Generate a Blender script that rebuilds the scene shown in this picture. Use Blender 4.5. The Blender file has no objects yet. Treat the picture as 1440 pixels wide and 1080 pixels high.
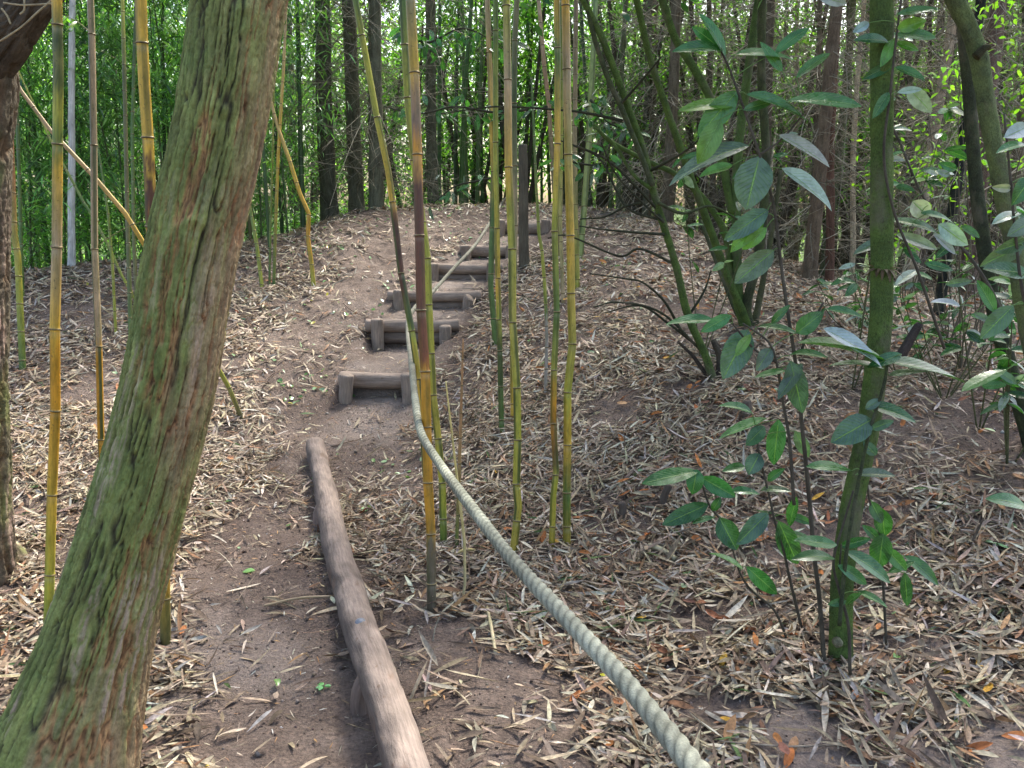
import bpy, math, random
import numpy as np
R = np.random.default_rng(7)
random.seed(7)
pi = math.pi
sc = bpy.context.scene
col = sc.collection

# ------------------------------------------------------------------ camera
F = 1247.0; TH = math.radians(11.5); CZ = 1.65
CT, ST = math.cos(TH), math.sin(TH)
cam_d = bpy.data.cameras.new('camera'); cam = bpy.data.objects.new('camera', cam_d); col.objects.link(cam)
cam.location = (0, 0, CZ); cam.rotation_euler = (pi/2 - TH, 0, 0)
cam_d.sensor_width = 36; cam_d.lens = 36*F/1440.0; cam_d.clip_end = 500; cam_d.clip_start = 0.05
sc.camera = cam

def P(u, v, Y):
    """the point at forward distance Y seen at photo pixel (u, v)"""
    a = (u-720)/F; b = (540-v)/F; t = Y/(CT + b*ST)
    return np.array((a*t, Y, CZ + t*(-ST + b*CT)))

# ------------------------------------------------------------------ noise
def _h(i, j, k, s):
    n = (i*374761393 + j*668265263 + k*2147483647 + s*974634777) & 0xffffffff
    n = ((n ^ (n >> 13))*1274126177) & 0xffffffff
    n = (n ^ (n >> 16)) & 0xffffffff
    return n.astype(np.float64)/4294967295.0*2 - 1
def vn(x, y, z=0.0, s=0):
    x, y, z = np.broadcast_arrays(np.asarray(x, float), np.asarray(y, float), np.asarray(z, float))
    i, j, k = np.floor(x).astype(np.int64), np.floor(y).astype(np.int64), np.floor(z).astype(np.int64)
    fx, fy, fz = x-i, y-j, z-k
    fx, fy, fz = [t*t*t*(t*(t*6-15)+10) for t in (fx, fy, fz)]
    r = 0
    for a in (0, 1):
        for b in (0, 1):
            for c in (0, 1):
                w = (fx if a else 1-fx)*(fy if b else 1-fy)*(fz if c else 1-fz)
                r = r + w*_h(i+a, j+b, k+c, s)
    return r
def fbm(x, y, z=0.0, s=0, o=4):
    r = 0; a = 1.0; f = 1.0; t = 0
    for q in range(o):
        r = r + a*vn(np.asarray(x)*f, np.asarray(y)*f, np.asarray(z)*f, s+q); t += a; a *= .5; f *= 2.03
    return r/t
def sst(a, b, x):
    t = np.clip((x-a)/(b-a), 0, 1); return t*t*(3-2*t)

# ------------------------------------------------------------------ mesh building
class MB:
    def __init__(s): s.V = []; s.Q = []; s.T = []; s.C = []; s.U = []; s.n = 0; s.B = []
    def add(s, V, Q=None, T=None, C=(.5, .5, .5), U=None, B=None):
        V = np.asarray(V, float).reshape(-1, 3); n = len(V)
        s.V.append(V)
        if Q is not None and len(Q): s.Q.append(np.asarray(Q, np.int64).reshape(-1, 4) + s.n)
        if T is not None and len(T): s.T.append(np.asarray(T, np.int64).reshape(-1, 3) + s.n)
        C = np.asarray(C, float)
        if C.ndim == 1: C = np.tile(C, (n, 1))
        s.C.append(C)
        s.U.append(np.zeros((n, 2)) if U is None else np.asarray(U, float).reshape(-1, 2))
        s.B.append(V if B is None else np.asarray(B, float).reshape(-1, 3))
        s.n += n
        return s
    def mesh(s, name, mat, smooth=True):
        V = np.concatenate(s.V); C = np.concatenate(s.C); U = np.concatenate(s.U); B = np.concatenate(s.B)
        Q = np.concatenate(s.Q) if s.Q else np.zeros((0, 4), np.int64)
        T = np.concatenate(s.T) if s.T else np.zeros((0, 3), np.int64)
        m = bpy.data.meshes.new(name)
        m.vertices.add(len(V)); m.vertices.foreach_set('co', V.astype(np.float32).ravel())
        L = np.concatenate([Q.ravel(), T.ravel()]); m.loops.add(len(L)); m.loops.foreach_set('vertex_index', L.astype(np.int32))
        cnt = np.concatenate([np.full(len(Q), 4), np.full(len(T), 3)]); st = np.concatenate([[0], np.cumsum(cnt)[:-1]]) if len(cnt) else cnt
        m.polygons.add(len(cnt)); m.polygons.foreach_set('loop_start', st.astype(np.int32)); m.polygons.foreach_set('loop_total', cnt.astype(np.int32))
        m.update(calc_edges=True)
        m.polygons.foreach_set('use_smooth', np.full(len(cnt), smooth))
        ca = m.color_attributes.new('Col', 'FLOAT_COLOR', 'POINT')
        ca.data.foreach_set('color', np.concatenate([C, np.ones((len(C), 1))], 1).astype(np.float32).ravel())
        uv = m.uv_layers.new(name='UVMap'); uv.data.foreach_set('uv', U[L].astype(np.float32).ravel())
        ba = m.attributes.new('bark', 'FLOAT_VECTOR', 'POINT'); ba.data.foreach_set('vector', B.astype(np.float32).ravel())
        m.validate()
        m.materials.append(mat)
        return m
    def obj(s, name, mat, parent=None, smooth=True):
        return link(name, s.mesh(name, mat, smooth), parent)

def link(name, data, parent=None, loc=None):
    o = bpy.data.objects.new(name, data); col.objects.link(o)
    if parent is not None:
        o.parent = parent
        o.matrix_parent_inverse.identity()
        if loc is None: o.location = -np.array(parent.location) if data is not None and not parent.get('_local') else (0, 0, 0)
    if loc is not None: o.location = loc
    return o
def tag(o, label, cat, group=None, kind=None):
    o['label'] = label; o['category'] = cat
    if group: o['group'] = group
    if kind: o['kind'] = kind
    return o
def empty(name, loc, label, cat, group=None):
    o = bpy.data.objects.new(name, None); col.objects.link(o); o.location = tuple(float(c) for c in loc); o.empty_display_size = .1
    return tag(o, label, cat, group)
def struct(name, o): o['kind'] = 'structure'; return o

def crom(pts, n):
    """Catmull-Rom resample of rows (any columns) to n rows, even in the first three"""
    p = np.asarray(pts, float)
    if len(p) == 2: t = np.linspace(0, 1, n)[:, None]; return p[0]*(1-t)+p[1]*t
    q = np.vstack([2*p[0]-p[1], p, 2*p[-1]-p[-2]]); out = []
    for i in range(1, len(q)-2):
        t = np.linspace(0, 1, 24, endpoint=False)[:, None]
        a, b, c, d = q[i-1], q[i], q[i+1], q[i+2]
        out.append(.5*((2*b)+(-a+c)*t+(2*a-5*b+4*c-d)*t*t+(-a+3*b-3*c+d)*t**3))
    out.append(q[-2][None]); o = np.vstack(out)
    return resample(o, n)
def resample(o, n):
    s = np.concatenate([[0], np.cumsum(np.linalg.norm(np.diff(o[:, :3], axis=0), axis=1))])
    g = np.linspace(0, s[-1], n)
    return np.stack([np.interp(g, s, o[:, k]) for k in range(o.shape[1])], 1)
def frames(p):
    t = np.gradient(p, axis=0); t /= np.linalg.norm(t, axis=1, keepdims=True)+1e-12
    ref = np.array((0., -1., 0.)) if abs(t[:, 1].mean()) < .8 else np.array((0., 0., 1.))
    a = ref - t*(t@ref)[:, None]; a /= np.linalg.norm(a, axis=1, keepdims=True)+1e-12
    b = np.cross(t, a); return t, a, b
def tube(p, r, ns=8, cap=True, C=(.5, .5, .5), disp=None):
    """returns V, Q, T, C, U, B ; disp(phi, s) adds to the radius"""
    p = np.asarray(p, float); n = len(p); r = np.broadcast_to(np.asarray(r, float), (n,))
    t, a, b = frames(p)
    s = np.concatenate([[0], np.cumsum(np.linalg.norm(np.diff(p, axis=0), axis=1))])
    ph = np.arange(ns)*2*pi/ns
    rr = np.tile(r[:, None], (1, ns))
    if disp is not None: rr = rr + disp(ph[None, :], s[:, None], r[:, None])
    V = p[:, None]+rr[..., None]*(np.cos(ph)[None, :, None]*a[:, None]+np.sin(ph)[None, :, None]*b[:, None])
    i = np.arange(n-1)[:, None]*ns; j = np.arange(ns)[None]; j2 = (j+1) % ns
    Q = np.stack([i+j, i+j2, i+ns+j2, i+ns+j], -1).reshape(-1, 4)
    U = np.stack(np.broadcast_arrays(ph[None]/(2*pi), s[:, None]), -1).reshape(-1, 2)
    B = np.stack(np.broadcast_arrays(np.cos(ph)[None]*r[:, None], np.sin(ph)[None]*r[:, None], s[:, None]), -1).reshape(-1, 3)
    V = V.reshape(-1, 3); T = []
    C = np.asarray(C, float)
    if C.ndim == 1: C = np.tile(C, (n*ns, 1))
    elif len(C) == n: C = np.repeat(C, ns, 0)
    if cap:
        c0, c1 = len(V), len(V)+1
        V = np.vstack([V, p[0], p[-1]]); U = np.vstack([U, [[0, 0], [0, s[-1]]]]); B = np.vstack([B, [[0, 0, 0], [0, 0, s[-1]]]])
        C = np.vstack([C, C[:1], C[-1:]])
        k = np.arange(ns); k2 = (k+1) % ns
        T = np.vstack([np.stack([np.full(ns, c0), k2, k], 1), np.stack([np.full(ns, c1), (n-1)*ns+k, (n-1)*ns+k2], 1)])
    return V, Q, T, C, U, B
def add_tube(mb, *a, **k):
    V, Q, T, C, U, B = tube(*a, **k); mb.add(V, Q, T, C, U, B); return mb

def leaves(mb, P0, T, N, L, W, C, K=4, bend=0.25, fold=.25, across=2, prof='lance', twist=0.0):
    """vectorised leaves. P0 base, T direction, N normal (n,3), L, W (n,), C (n,3)"""
    n = len(P0)
    if n == 0: return
    T = T/(np.linalg.norm(T, axis=1, keepdims=True)+1e-9)
    N = N - T*np.sum(N*T, 1, keepdims=True); N /= np.linalg.norm(N, axis=1, keepdims=True)+1e-9
    S = np.cross(T, N)
    s = np.linspace(0, 1, K)
    if prof == 'lance': w = np.interp(s, [0, .08, .3, .6, .85, 1], [.12, .55, 1, .85, .42, .03])
    elif prof == 'ovate': w = np.interp(s, [0, .1, .25, .45, .7, .88, .96, 1], [.06, .5, .85, 1, .85, .5, .22, .03])
    else: w = np.interp(s, [0, .5, 1], [.7, 1, .5])
    bend = np.broadcast_to(np.asarray(bend, float), (n,)); fold = np.broadcast_to(np.asarray(fold, float), (n,)); tw = np.broadcast_to(np.asarray(twist, float), (n,))
    M = np.linspace(-1, 1, across)
    cen = P0[:, None]+T[:, None]*(L[:, None]*s)[..., None]-N[:, None]*((bend*L)[:, None]*(s**2))[..., None]
    ang = tw[:, None]*(s-.3)[None]
    Sd = S[:, None]*np.cos(ang)[..., None]+N[:, None]*np.sin(ang)[..., None]
    Nd = N[:, None]*np.cos(ang)[..., None]-S[:, None]*np.sin(ang)[..., None]
    hw = (W[:, None]*.5)*w
    V = cen[:, :, None]+Sd[:, :, None]*(hw[:, :, None]*M)[..., None]+Nd[:, :, None]*(hw[:, :, None]*np.abs(M)*fold[:, None, None])[..., None]
    A = across
    base = (np.arange(n)*K*A)[:, None, None]; k = (np.arange(K-1)*A)[None, :, None]; m = np.arange(A-1)[None, None]
    i0 = base+k+m
    Q = np.stack([i0, i0+1, i0+A+1, i0+A], -1).reshape(-1, 4)
    U = np.stack(np.broadcast_arrays(s[None, :, None], (M*.5+.5)[None, None]), -1)
    U = np.broadcast_to(U, (n, K, A, 2)).reshape(-1, 2)
    mb.add(V.reshape(-1, 3), Q, None, np.repeat(C, K*A, 0), U)
def rdir(n, zl=-1, zh=1):
    z = R.uniform(zl, zh, n); a = R.uniform(0, 2*pi, n); r = np.sqrt(1-z*z); return np.stack([r*np.cos(a), r*np.sin(a), z], 1)
def pal(n, cols, wts, var=.15):
    c = np.array(cols, float); k = R.choice(len(c), n, p=np.array(wts)/np.sum(wts))
    return np.clip(c[k]*(1+R.normal(0, var, (n, 1)))*(1+R.normal(0, var*.25, (n, 3))), .004, .95)

# ------------------------------------------------------------------ materials
def mat(name):
    m = bpy.data.materials.new(name); m.use_nodes = True; nt = m.node_tree; nt.nodes.clear()
    return m, nt, nt.nodes, nt.links
def nd(ns, t, **k):
    n = ns.new(t)
    for a, b in k.items():
        if a.startswith('i_'):
            n.inputs[a[2:].replace('_', ' ')].default_value = b
        else: setattr(n, a, b)
    return n
def mixc(ns, ln, a, b, fac, mode='MIX'):
    m = ns.new('ShaderNodeMix'); m.data_type = 'RGBA'; m.blend_type = mode
    for s, x in ((m.inputs[0], fac), (m.inputs[6], a), (m.inputs[7], b)):
        if isinstance(x, bpy.types.NodeSocket): ln.new(x, s)
        elif isinstance(x, (int, float)): s.default_value = x
        else: s.default_value = (*x, 1)
    return m.outputs[2]
def ramp(ns, ln, x, stops):
    r = ns.new('ShaderNodeValToRGB'); e = r.color_ramp.elements
    while len(e) < len(stops): e.new(.5)
    for q, (p, c) in zip(e, stops): q.position = p; q.color = (*c, 1) if not isinstance(c, (int, float)) else (c, c, c, 1)
    ln.new(x, r.inputs[0]); return r.outputs[0]
def noise(ns, ln, vec, scale, det=4, rough=.55, sc3=None):
    if sc3:
        mp = ns.new('ShaderNodeMapping'); mp.inputs['Scale'].default_value = sc3; ln.new(vec, mp.inputs[0]); vec = mp.outputs[0]
    n = ns.new('ShaderNodeTexNoise'); n.inputs['Scale'].default_value = scale; n.inputs['Detail'].default_value = det; n.inputs['Roughness'].default_value = rough
    ln.new(vec, n.inputs['Vector']); return n.outputs['Fac']
def bump(ns, ln, h, dist, strength=1.0, nrm=None):
    b = ns.new('ShaderNodeBump'); b.inputs['Distance'].default_value = dist; b.inputs['Strength'].default_value = strength
    ln.new(h, b.inputs['Height'])
    if nrm is not None: ln.new(nrm, b.inputs['Normal'])
    return b.outputs[0]
def finish(ns, ln, color, rough, nrm=None, spec=.3, trans=0.0, tcol=None):
    b = ns.new('ShaderNodeBsdfPrincipled'); b.inputs['Specular IOR Level'].default_value = spec
    if isinstance(color, bpy.types.NodeSocket): ln.new(color, b.inputs['Base Color'])
    else: b.inputs['Base Color'].default_value = (*color, 1)
    if isinstance(rough, bpy.types.NodeSocket): ln.new(rough, b.inputs['Roughness'])
    else: b.inputs['Roughness'].default_value = rough
    if nrm is not None: ln.new(nrm, b.inputs['Normal'])
    out = ns.new('ShaderNodeOutputMaterial'); sh = b.outputs[0]
    if trans > 0:
        t = ns.new('ShaderNodeBsdfTranslucent')
        c = mixc(ns, ln, color, tcol or (1, 1, .4), 1.0, 'MULTIPLY') if tcol else color
        if isinstance(c, bpy.types.NodeSocket): ln.new(c, t.inputs[0])
        mx = ns.new('ShaderNodeMixShader'); mx.inputs[0].default_value = trans
        ln.new(b.outputs[0], mx.inputs[1]); ln.new(t.outputs[0], mx.inputs[2]); sh = mx.outputs[0]
    ln.new(sh, out.inputs[0])
def attr(ns, name): a = ns.new('ShaderNodeAttribute'); a.attribute_name = name; return a
def obco(ns): return ns.new('ShaderNodeTexCoord').outputs['Object']

def m_soil():
    m, nt, ns, ln = mat('soil'); g = ns.new('ShaderNodeNewGeometry').outputs['Position']
    n1 = noise(ns, ln, g, 1.1, 5); n2 = noise(ns, ln, g, 9, 6, .65); n3 = noise(ns, ln, g, 70, 5, .7); n4 = noise(ns, ln, g, 260, 3, .7)
    c = ramp(ns, ln, n2, [(.25, (.12, .088, .070)), (.5, (.215, .163, .132)), (.75, (.30, .235, .195))])
    c = mixc(ns, ln, c, (.095, .066, .055), ramp(ns, ln, n1, [(.36, .7), (.62, 0.0)]))
    c = mixc(ns, ln, c, ramp(ns, ln, n3, [(.3, (.30, .28, .28)), (.5, (.95, .95, .95)), (.7, (1.6, 1.5, 1.4))]), .75, 'MULTIPLY')
    c = mixc(ns, ln, c, (.42, .36, .30), ramp(ns, ln, n4, [(.66, 0.), (.72, .8)]))
    sp = ns.new('ShaderNodeSeparateColor'); ln.new(attr(ns, 'Col').outputs['Color'], sp.inputs[0]); gr = sp.outputs[0]
    c = mixc(ns, ln, c, ramp(ns, ln, n3, [(.3, (.27, .215, .18)), (.7, (.42, .345, .29))]), mixc(ns, ln, (0, 0, 0), sp.outputs[1], ramp(ns, ln, n2, [(.3, .45), (.6, .9)]), 'MULTIPLY') if False else sp.outputs[1])
    gn = ramp(ns, ln, noise(ns, ln, g, 30, 4), [(.3, (.035, .07, .012)), (.7, (.10, .17, .03))])
    c = mixc(ns, ln, c, gn, gr)
    v = ns.new('ShaderNodeTexVoronoi'); v.inputs['Scale'].default_value = 90; ln.new(g, v.inputs['Vector'])
    b = bump(ns, ln, n3, .018, 1); b = bump(ns, ln, v.outputs['Distance'], .006, .8, b); b = bump(ns, ln, n4, .005, .8, b)
    finish(ns, ln, c, .92, b, .2); return m
def m_leafdry():
    m, nt, ns, ln = mat('dry_leaf'); a = attr(ns, 'Col').outputs['Color']; uv = ns.new('ShaderNodeUVMap').outputs[0]
    g = ns.new('ShaderNodeNewGeometry').outputs['Position']
    n = noise(ns, ln, g, 60, 3); c = mixc(ns, ln, a, ramp(ns, ln, n, [(.3, .55), (.7, 1.25)]), 1.0, 'MULTIPLY')
    h = noise(ns, ln, uv, 6, 2, .5, (1, 14, 1))
    finish(ns, ln, c, .6, bump(ns, ln, h, .0015, .7), .3, .12); return m
def m_leaf(name, rough=.4, trans=.3, spec=.5, vary=.25, tcol=(1.2, 1.5, .45)):
    m, nt, ns, ln = mat(name); a = attr(ns, 'Col').outputs['Color']
    g = ns.new('ShaderNodeNewGeometry').outputs['Position']
    c = mixc(ns, ln, a, ramp(ns, ln, noise(ns, ln, g, 14, 3), [(.3, 1-vary), (.7, 1+vary)]), 1.0, 'MULTIPLY')
    finish(ns, ln, c, rough, None, spec, trans, tcol); return m
def m_laurel():
    m, nt, ns, ln = mat('laurel_leaf'); a = attr(ns, 'Col').outputs['Color']; uv = ns.new('ShaderNodeUVMap').outputs[0]
    sx = ns.new('ShaderNodeSeparateXYZ'); ln.new(uv, sx.inputs[0])
    d = nd(ns, 'ShaderNodeMath', operation='SUBTRACT'); ln.new(sx.outputs[1], d.inputs[0]); d.inputs[1].default_value = .5
    ab = nd(ns, 'ShaderNodeMath', operation='ABSOLUTE'); ln.new(d.outputs[0], ab.inputs[0])
    mid = ramp(ns, ln, ab.outputs[0], [(0, 1.), (.012, 1.), (.032, 0.)])
    k = nd(ns, 'ShaderNodeMath', operation='MULTIPLY_ADD'); ln.new(ab.outputs[0], k.inputs[0]); k.inputs[1].default_value = -.55; ln.new(sx.outputs[0], k.inputs[2])
    k2 = nd(ns, 'ShaderNodeMath', operation='MULTIPLY'); ln.new(k.outputs[0], k2.inputs[0]); k2.inputs[1].default_value = 68
    k3 = nd(ns, 'ShaderNodeMath', operation='SINE'); ln.new(k2.outputs[0], k3.inputs[0])
    vein = ramp(ns, ln, k3.outputs[0], [(.86, 0.), (1., 1.)])
    g = ns.new('ShaderNodeNewGeometry').outputs['Position']
    n = noise(ns, ln, g, 26, 3); n2 = noise(ns, ln, g, 300, 3)
    c = mixc(ns, ln, a, ramp(ns, ln, n, [(.3, .7), (.7, 1.3)]), 1.0, 'MULTIPLY')
    c = mixc(ns, ln, c, (.20, .23, .18), ramp(ns, ln, n, [(.5, 0.), (.8, .25)]))
    c = mixc(ns, ln, c, (.20, .36, .09), ramp(ns, ln, vein, [(0, 0.), (1, .38)]))
    c = mixc(ns, ln, c, (.20, .34, .10), mid)
    hb = bump(ns, ln, vein, .0015, .9); hb = bump(ns, ln, mid, .002, 1., hb); hb = bump(ns, ln, n, .005, .35, hb)
    ro = ramp(ns, ln, n, [(.3, .17), (.7, .40)])
    finish(ns, ln, c, ro, hb, .6, .26, (1.1, 1.7, .5)); return m
def m_bamboo():
    m, nt, ns, ln = mat('bamboo_culm'); a = attr(ns, 'Col').outputs['Color']; b = attr(ns, 'bark').outputs['Vector']
    n1 = noise(ns, ln, b, 26, 5, .65, (1, 1, .35)); n2 = noise(ns, ln, b, 160, 3, .6, (1, 1, .08)); n3 = noise(ns, ln, b, 90, 4, .7)
    c = mixc(ns, ln, a, ramp(ns, ln, n1, [(.32, (.55, .62, .45)), (.55, (1, 1, 1)), (.75, (1.15, 1.1, 1.05))]), .9, 'MULTIPLY')
    c = mixc(ns, ln, c, ramp(ns, ln, n2, [(.3, .72), (.6, 1.06)]), .8, 'MULTIPLY')
    c = mixc(ns, ln, c, (.045, .045, .022), ramp(ns, ln, n3, [(.60, 0.), (.70, .75)]))
    finish(ns, ln, c, .42, bump(ns, ln, n2, .0012, .5), .4); return m
def m_bark(name, sz=1.0, depth=.01, tint=None):
    m, nt, ns, ln = mat(name); a = attr(ns, 'Col').outputs['Color']; b = attr(ns, 'bark').outputs['Vector']
    n1 = noise(ns, ln, b, 38*sz, 6, .65, (1, 1, .22)); n2 = noise(ns, ln, b, 150*sz, 4, .7, (1, 1, .5)); n3 = noise(ns, ln, b, 8*sz, 4)
    c = mixc(ns, ln, a, ramp(ns, ln, n1, [(.3, .45), (.5, 1.), (.7, 1.45)]), .85, 'MULTIPLY')
    c = mixc(ns, ln, c, ramp(ns, ln, n2, [(.3, .6), (.7, 1.4)]), .7, 'MULTIPLY')
    c = mixc(ns, ln, c, ramp(ns, ln, n3, [(.3, (.8, .75, .7)), (.7, (1.2, 1.25, 1.2))]), .8, 'MULTIPLY')
    h = bump(ns, ln, n1, depth*1.3, 1.); h = bump(ns, ln, n2, depth*.6, 1., h)
    finish(ns, ln, c, .88, h, .2); return m
def m_moss():
    m, nt, ns, ln = mat('mossy_bark'); a = attr(ns, 'Col').outputs['Color']; b = attr(ns, 'bark').outputs['Vector']
    n1 = noise(ns, ln, b, 14, 5); n2 = noise(ns, ln, b, 220, 4, .7, (1, 1, .6)); n3 = noise(ns, ln, b, 60, 4, .7)
    c = mixc(ns, ln, a, ramp(ns, ln, n1, [(.3, (.6, .55, .7)), (.7, (1.35, 1.3, 1.1))]), .9, 'MULTIPLY')
    c = mixc(ns, ln, c, ramp(ns, ln, n2, [(.3, .5), (.7, 1.5)]), .8, 'MULTIPLY')
    c = mixc(ns, ln, c, (.03, .028, .018), ramp(ns, ln, n3, [(.58, 0.), (.68, .6)]))
    n5 = noise(ns, ln, b, 7, 6, .65, (1, 1, .45)); c = mixc(ns, ln, c, (.15, .135, .095), ramp(ns, ln, n5, [(.52, 0.), (.64, .6)]))
    h = bump(ns, ln, n2, .004, 1.); h = bump(ns, ln, n3, .008, .9, h)
    finish(ns, ln, c, .95, h, .1); return m
def m_wood():
    m, nt, ns, ln = mat('weathered_wood'); a = attr(ns, 'Col').outputs['Color']; b = attr(ns, 'bark').outputs['Vector']
    n1 = noise(ns, ln, b, 10, 6, .6, (1, 1, .5)); n2 = noise(ns, ln, b, 120, 4, .6, (1, 1, .07)); n3 = noise(ns, ln, b, 34, 5, .7, (1, 1, .6))
    c = mixc(ns, ln, a, ramp(ns, ln, n1, [(.3, (.62, .6, .6)), (.7, (1.25, 1.22, 1.2))]), .9, 'MULTIPLY')
    c = mixc(ns, ln, c, ramp(ns, ln, n2, [(.32, .5), (.6, 1.12)]), .6, 'MULTIPLY')
    c = mixc(ns, ln, c, (.11, .055, .03), ramp(ns, ln, n3, [(.60, 0.), (.70, .55)]))
    h = bump(ns, ln, n2, .003, .8); h = bump(ns, ln, n1, .02, .6, h); h = bump(ns, ln, n3, .004, .6, h)
    finish(ns, ln, c, .8, h, .25); return m
def m_rope():
    m, nt, ns, ln = mat('rope_fibre'); a = attr(ns, 'Col').outputs['Color']; b = attr(ns, 'bark').outputs['Vector']
    n1 = noise(ns, ln, b, 300, 4, .6); n2 = noise(ns, ln, b, 18, 4)
    c = mixc(ns, ln, a, ramp(ns, ln, n1, [(.3, .7), (.7, 1.2)]), .8, 'MULTIPLY')
    c = mixc(ns, ln, c, ramp(ns, ln, n2, [(.3, (.8, .8, .75)), (.7, (1.12, 1.12, 1.1))]), .8, 'MULTIPLY')
    finish(ns, ln, c, .85, bump(ns, ln, n1, .0015, .8), .25); return m
M_SOIL, M_DRY, M_LAUREL, M_BAM = m_soil(), m_leafdry(), m_laurel(), m_bamboo()
M_BLEAF = m_leaf('bamboo_leaf', .33, .42, .6, .3, (1.5, 1.7, .6)); M_FAR = m_leaf('far_leaf', .45, .5, .35, .35, (1.6, 1.75, .6)); M_LL = m_leaf('glossy_leaf', .28, .25, .6)
M_BARK, M_BARKF, M_MOSS, M_WOOD, M_ROPE = m_bark('furrowed_bark', 1.0, .006), m_bark('rough_bark', .8, .012), m_moss(), m_wood(), m_rope()
M_TWIG = m_bark('dead_twig', 1.5, .002)
mm, nt_, ns_, ln_ = mat('bolt_steel')
finish(ns_, ln_, ramp(ns_, ln_, noise(ns_, ln_, obco(ns_), 60, 4), [(.3, (.05, .06, .08)), (.7, (.14, .16, .2))]), .45, None, .6); M_BOLT = mm

# ------------------------------------------------------------------ terrain
# steps: u left, u right, v of log top, forward distance, rise in m
STEPS = [(484, 582, 524, 6.65, .19, 1), (528, 632, 449, 7.70, .25, 2), (558, 664, 409, 8.30, .16, 2), (606, 696, 371, 8.96, .16, 2), (652, 722, 345, 9.55, .14, 1), (700, 770, 311, 10.30, .15, 1)]
S3 = []
for ul, ur, v, Y, rise, nl in STEPS:
    a, b = P(ul, v, Y), P(ur, v, Y); S3.append(dict(x0=a[0], x1=b[0], z=a[2], Y=Y, rise=rise, n=nl))
ctrl = [(x, y, 0) for x in (-4, -2, 0, 2) for y in (-3, 0, 2)] + [(-2.5, 3.6, 0), (-1, 3.6, 0), (0, 3.4, 0), (1, 2.8, 0), (2.6, 2.6, .12), (4.5, 2, .25), (-4, 4.5, .02)]
for u, v, Y in [(100, 650, 5.2), (100, 520, 6.6), (100, 430, 7.8), (100, 384, 8.7), (-200, 390, 8.7), (-200, 560, 6.2), (240, 372, 9.2), (240, 470, 7.5), (350, 600, 5.95), (350, 480, 7.3), (350, 400, 8.7),
                (355, 343, 9.9), (420, 324, 10.7), (500, 304, 11.3), (600, 297, 12), (700, 291, 12.6), (450, 530, 6.75), (450, 470, 7.6), (490, 415, 8.4), (540, 378, 9.0), (590, 335, 9.9), (640, 560, 6.25), (655, 470, 7.5),
                (700, 425, 8.1), (745, 380, 9.0), (790, 330, 10.2), (850, 300, 11.5), (720, 600, 5.5), (800, 520, 6.2), (850, 430, 7.4), (900, 350, 9), (900, 312, 10.4), (1005, 530, 5.6), (1055, 455, 6.6), (1000, 400, 7.8),
                (950, 330, 9.6), (1120, 425, 7.8), (1250, 430, 7.6), (1400, 440, 7.4), (1440, 510, 6.0), (1700, 480, 6.5), (1100, 600, 4.75), (1300, 620, 4.5), (1440, 700, 3.8), (1000, 700, 4.3), (1200, 750, 3.9), (850, 800, 3.85), (440, 640, 5.6), (560, 700, 4.8)]:
    p = P(u, v, Y); ctrl.append(tuple(p))
for x, y, z in [(-6, 10.5, .55), (-3, 11.5, .9), (-8, 8, .6), (-8, 5, .3), (-8, 12, .1), (-5, 14, .1), (-1, 15, 1.1), (2, 15, 1.05), (3, 10, .85), (6, 9, .75), (9, 7, .6), (5, 13, .6), (8, 14, .4), (0, 19, .5), (6, 19, .2), (-6, 19, 0), (12, 12, .3)]: ctrl.append((x, y, z))
ctrl = np.array(ctrl)
def tpsk(d2): return .5*d2*np.log(d2+1e-9)
def _fit():
    n = len(ctrl); d = ((ctrl[:, None, :2]-ctrl[None, :, :2])**2).sum(-1)
    A = np.zeros((n+3, n+3)); A[:n, :n] = tpsk(d)+np.eye(n)*.06; A[:n, n] = 1; A[:n, n+1:] = ctrl[:, :2]; A[n, :n] = 1; A[n+1:, :n] = ctrl[:, :2].T
    return np.linalg.solve(A, np.concatenate([ctrl[:, 2], [0, 0, 0]]))
WT = _fit()
def tps(x, y):
    x = np.asarray(x, float); sh = x.shape; x = x.ravel(); y = np.broadcast_to(np.asarray(y, float), sh).ravel(); out = np.empty(len(x))
    for i in range(0, len(x), 20000):
        xx, yy = x[i:i+20000], y[i:i+20000]
        d = (xx[:, None]-ctrl[:, 0])**2+(yy[:, None]-ctrl[:, 1])**2
        out[i:i+20000] = tpsk(d)@WT[:-3]+WT[-3]+WT[-2]*xx+WT[-1]*yy
    return out.reshape(sh)
AX = np.array([(5.4, P(495, 660, 5.4)[0])]+[(s['Y'], (s['x0']+s['x1'])/2) for s in S3]+[(11.6, .45)])
def step_z(y):
    z = np.interp(y, [5.4, 6.0, S3[0]['Y']-.05], [0.02, .07, S3[0]['z']-S3[0]['rise']])
    for i, s in enumerate(S3):
        nz = S3[i+1]['z']-S3[i+1]['rise'] if i < 5 else s['z']+.06
        ny = S3[i+1]['Y'] if i < 5 else 11.4
        seg = np.interp(y, [s['Y']+.05, ny-.05], [s['z']-.02, nz])
        z = np.where(y > s['Y']+.04, seg, z)
    return z
HWY = np.array([(5.4, .45), (6.2, .40)]+[(s['Y'], (s['x1']-s['x0'])/2+.015) for s in S3]+[(11.6, .5)])
SMY = [5.4, 6.0]+[s['Y']+.02 for s in S3]+[11.4]; SMZ = [.02, .07]+[s['z']-s['rise']*.42 for s in S3]+[S3[-1]['z']+.06]
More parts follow.
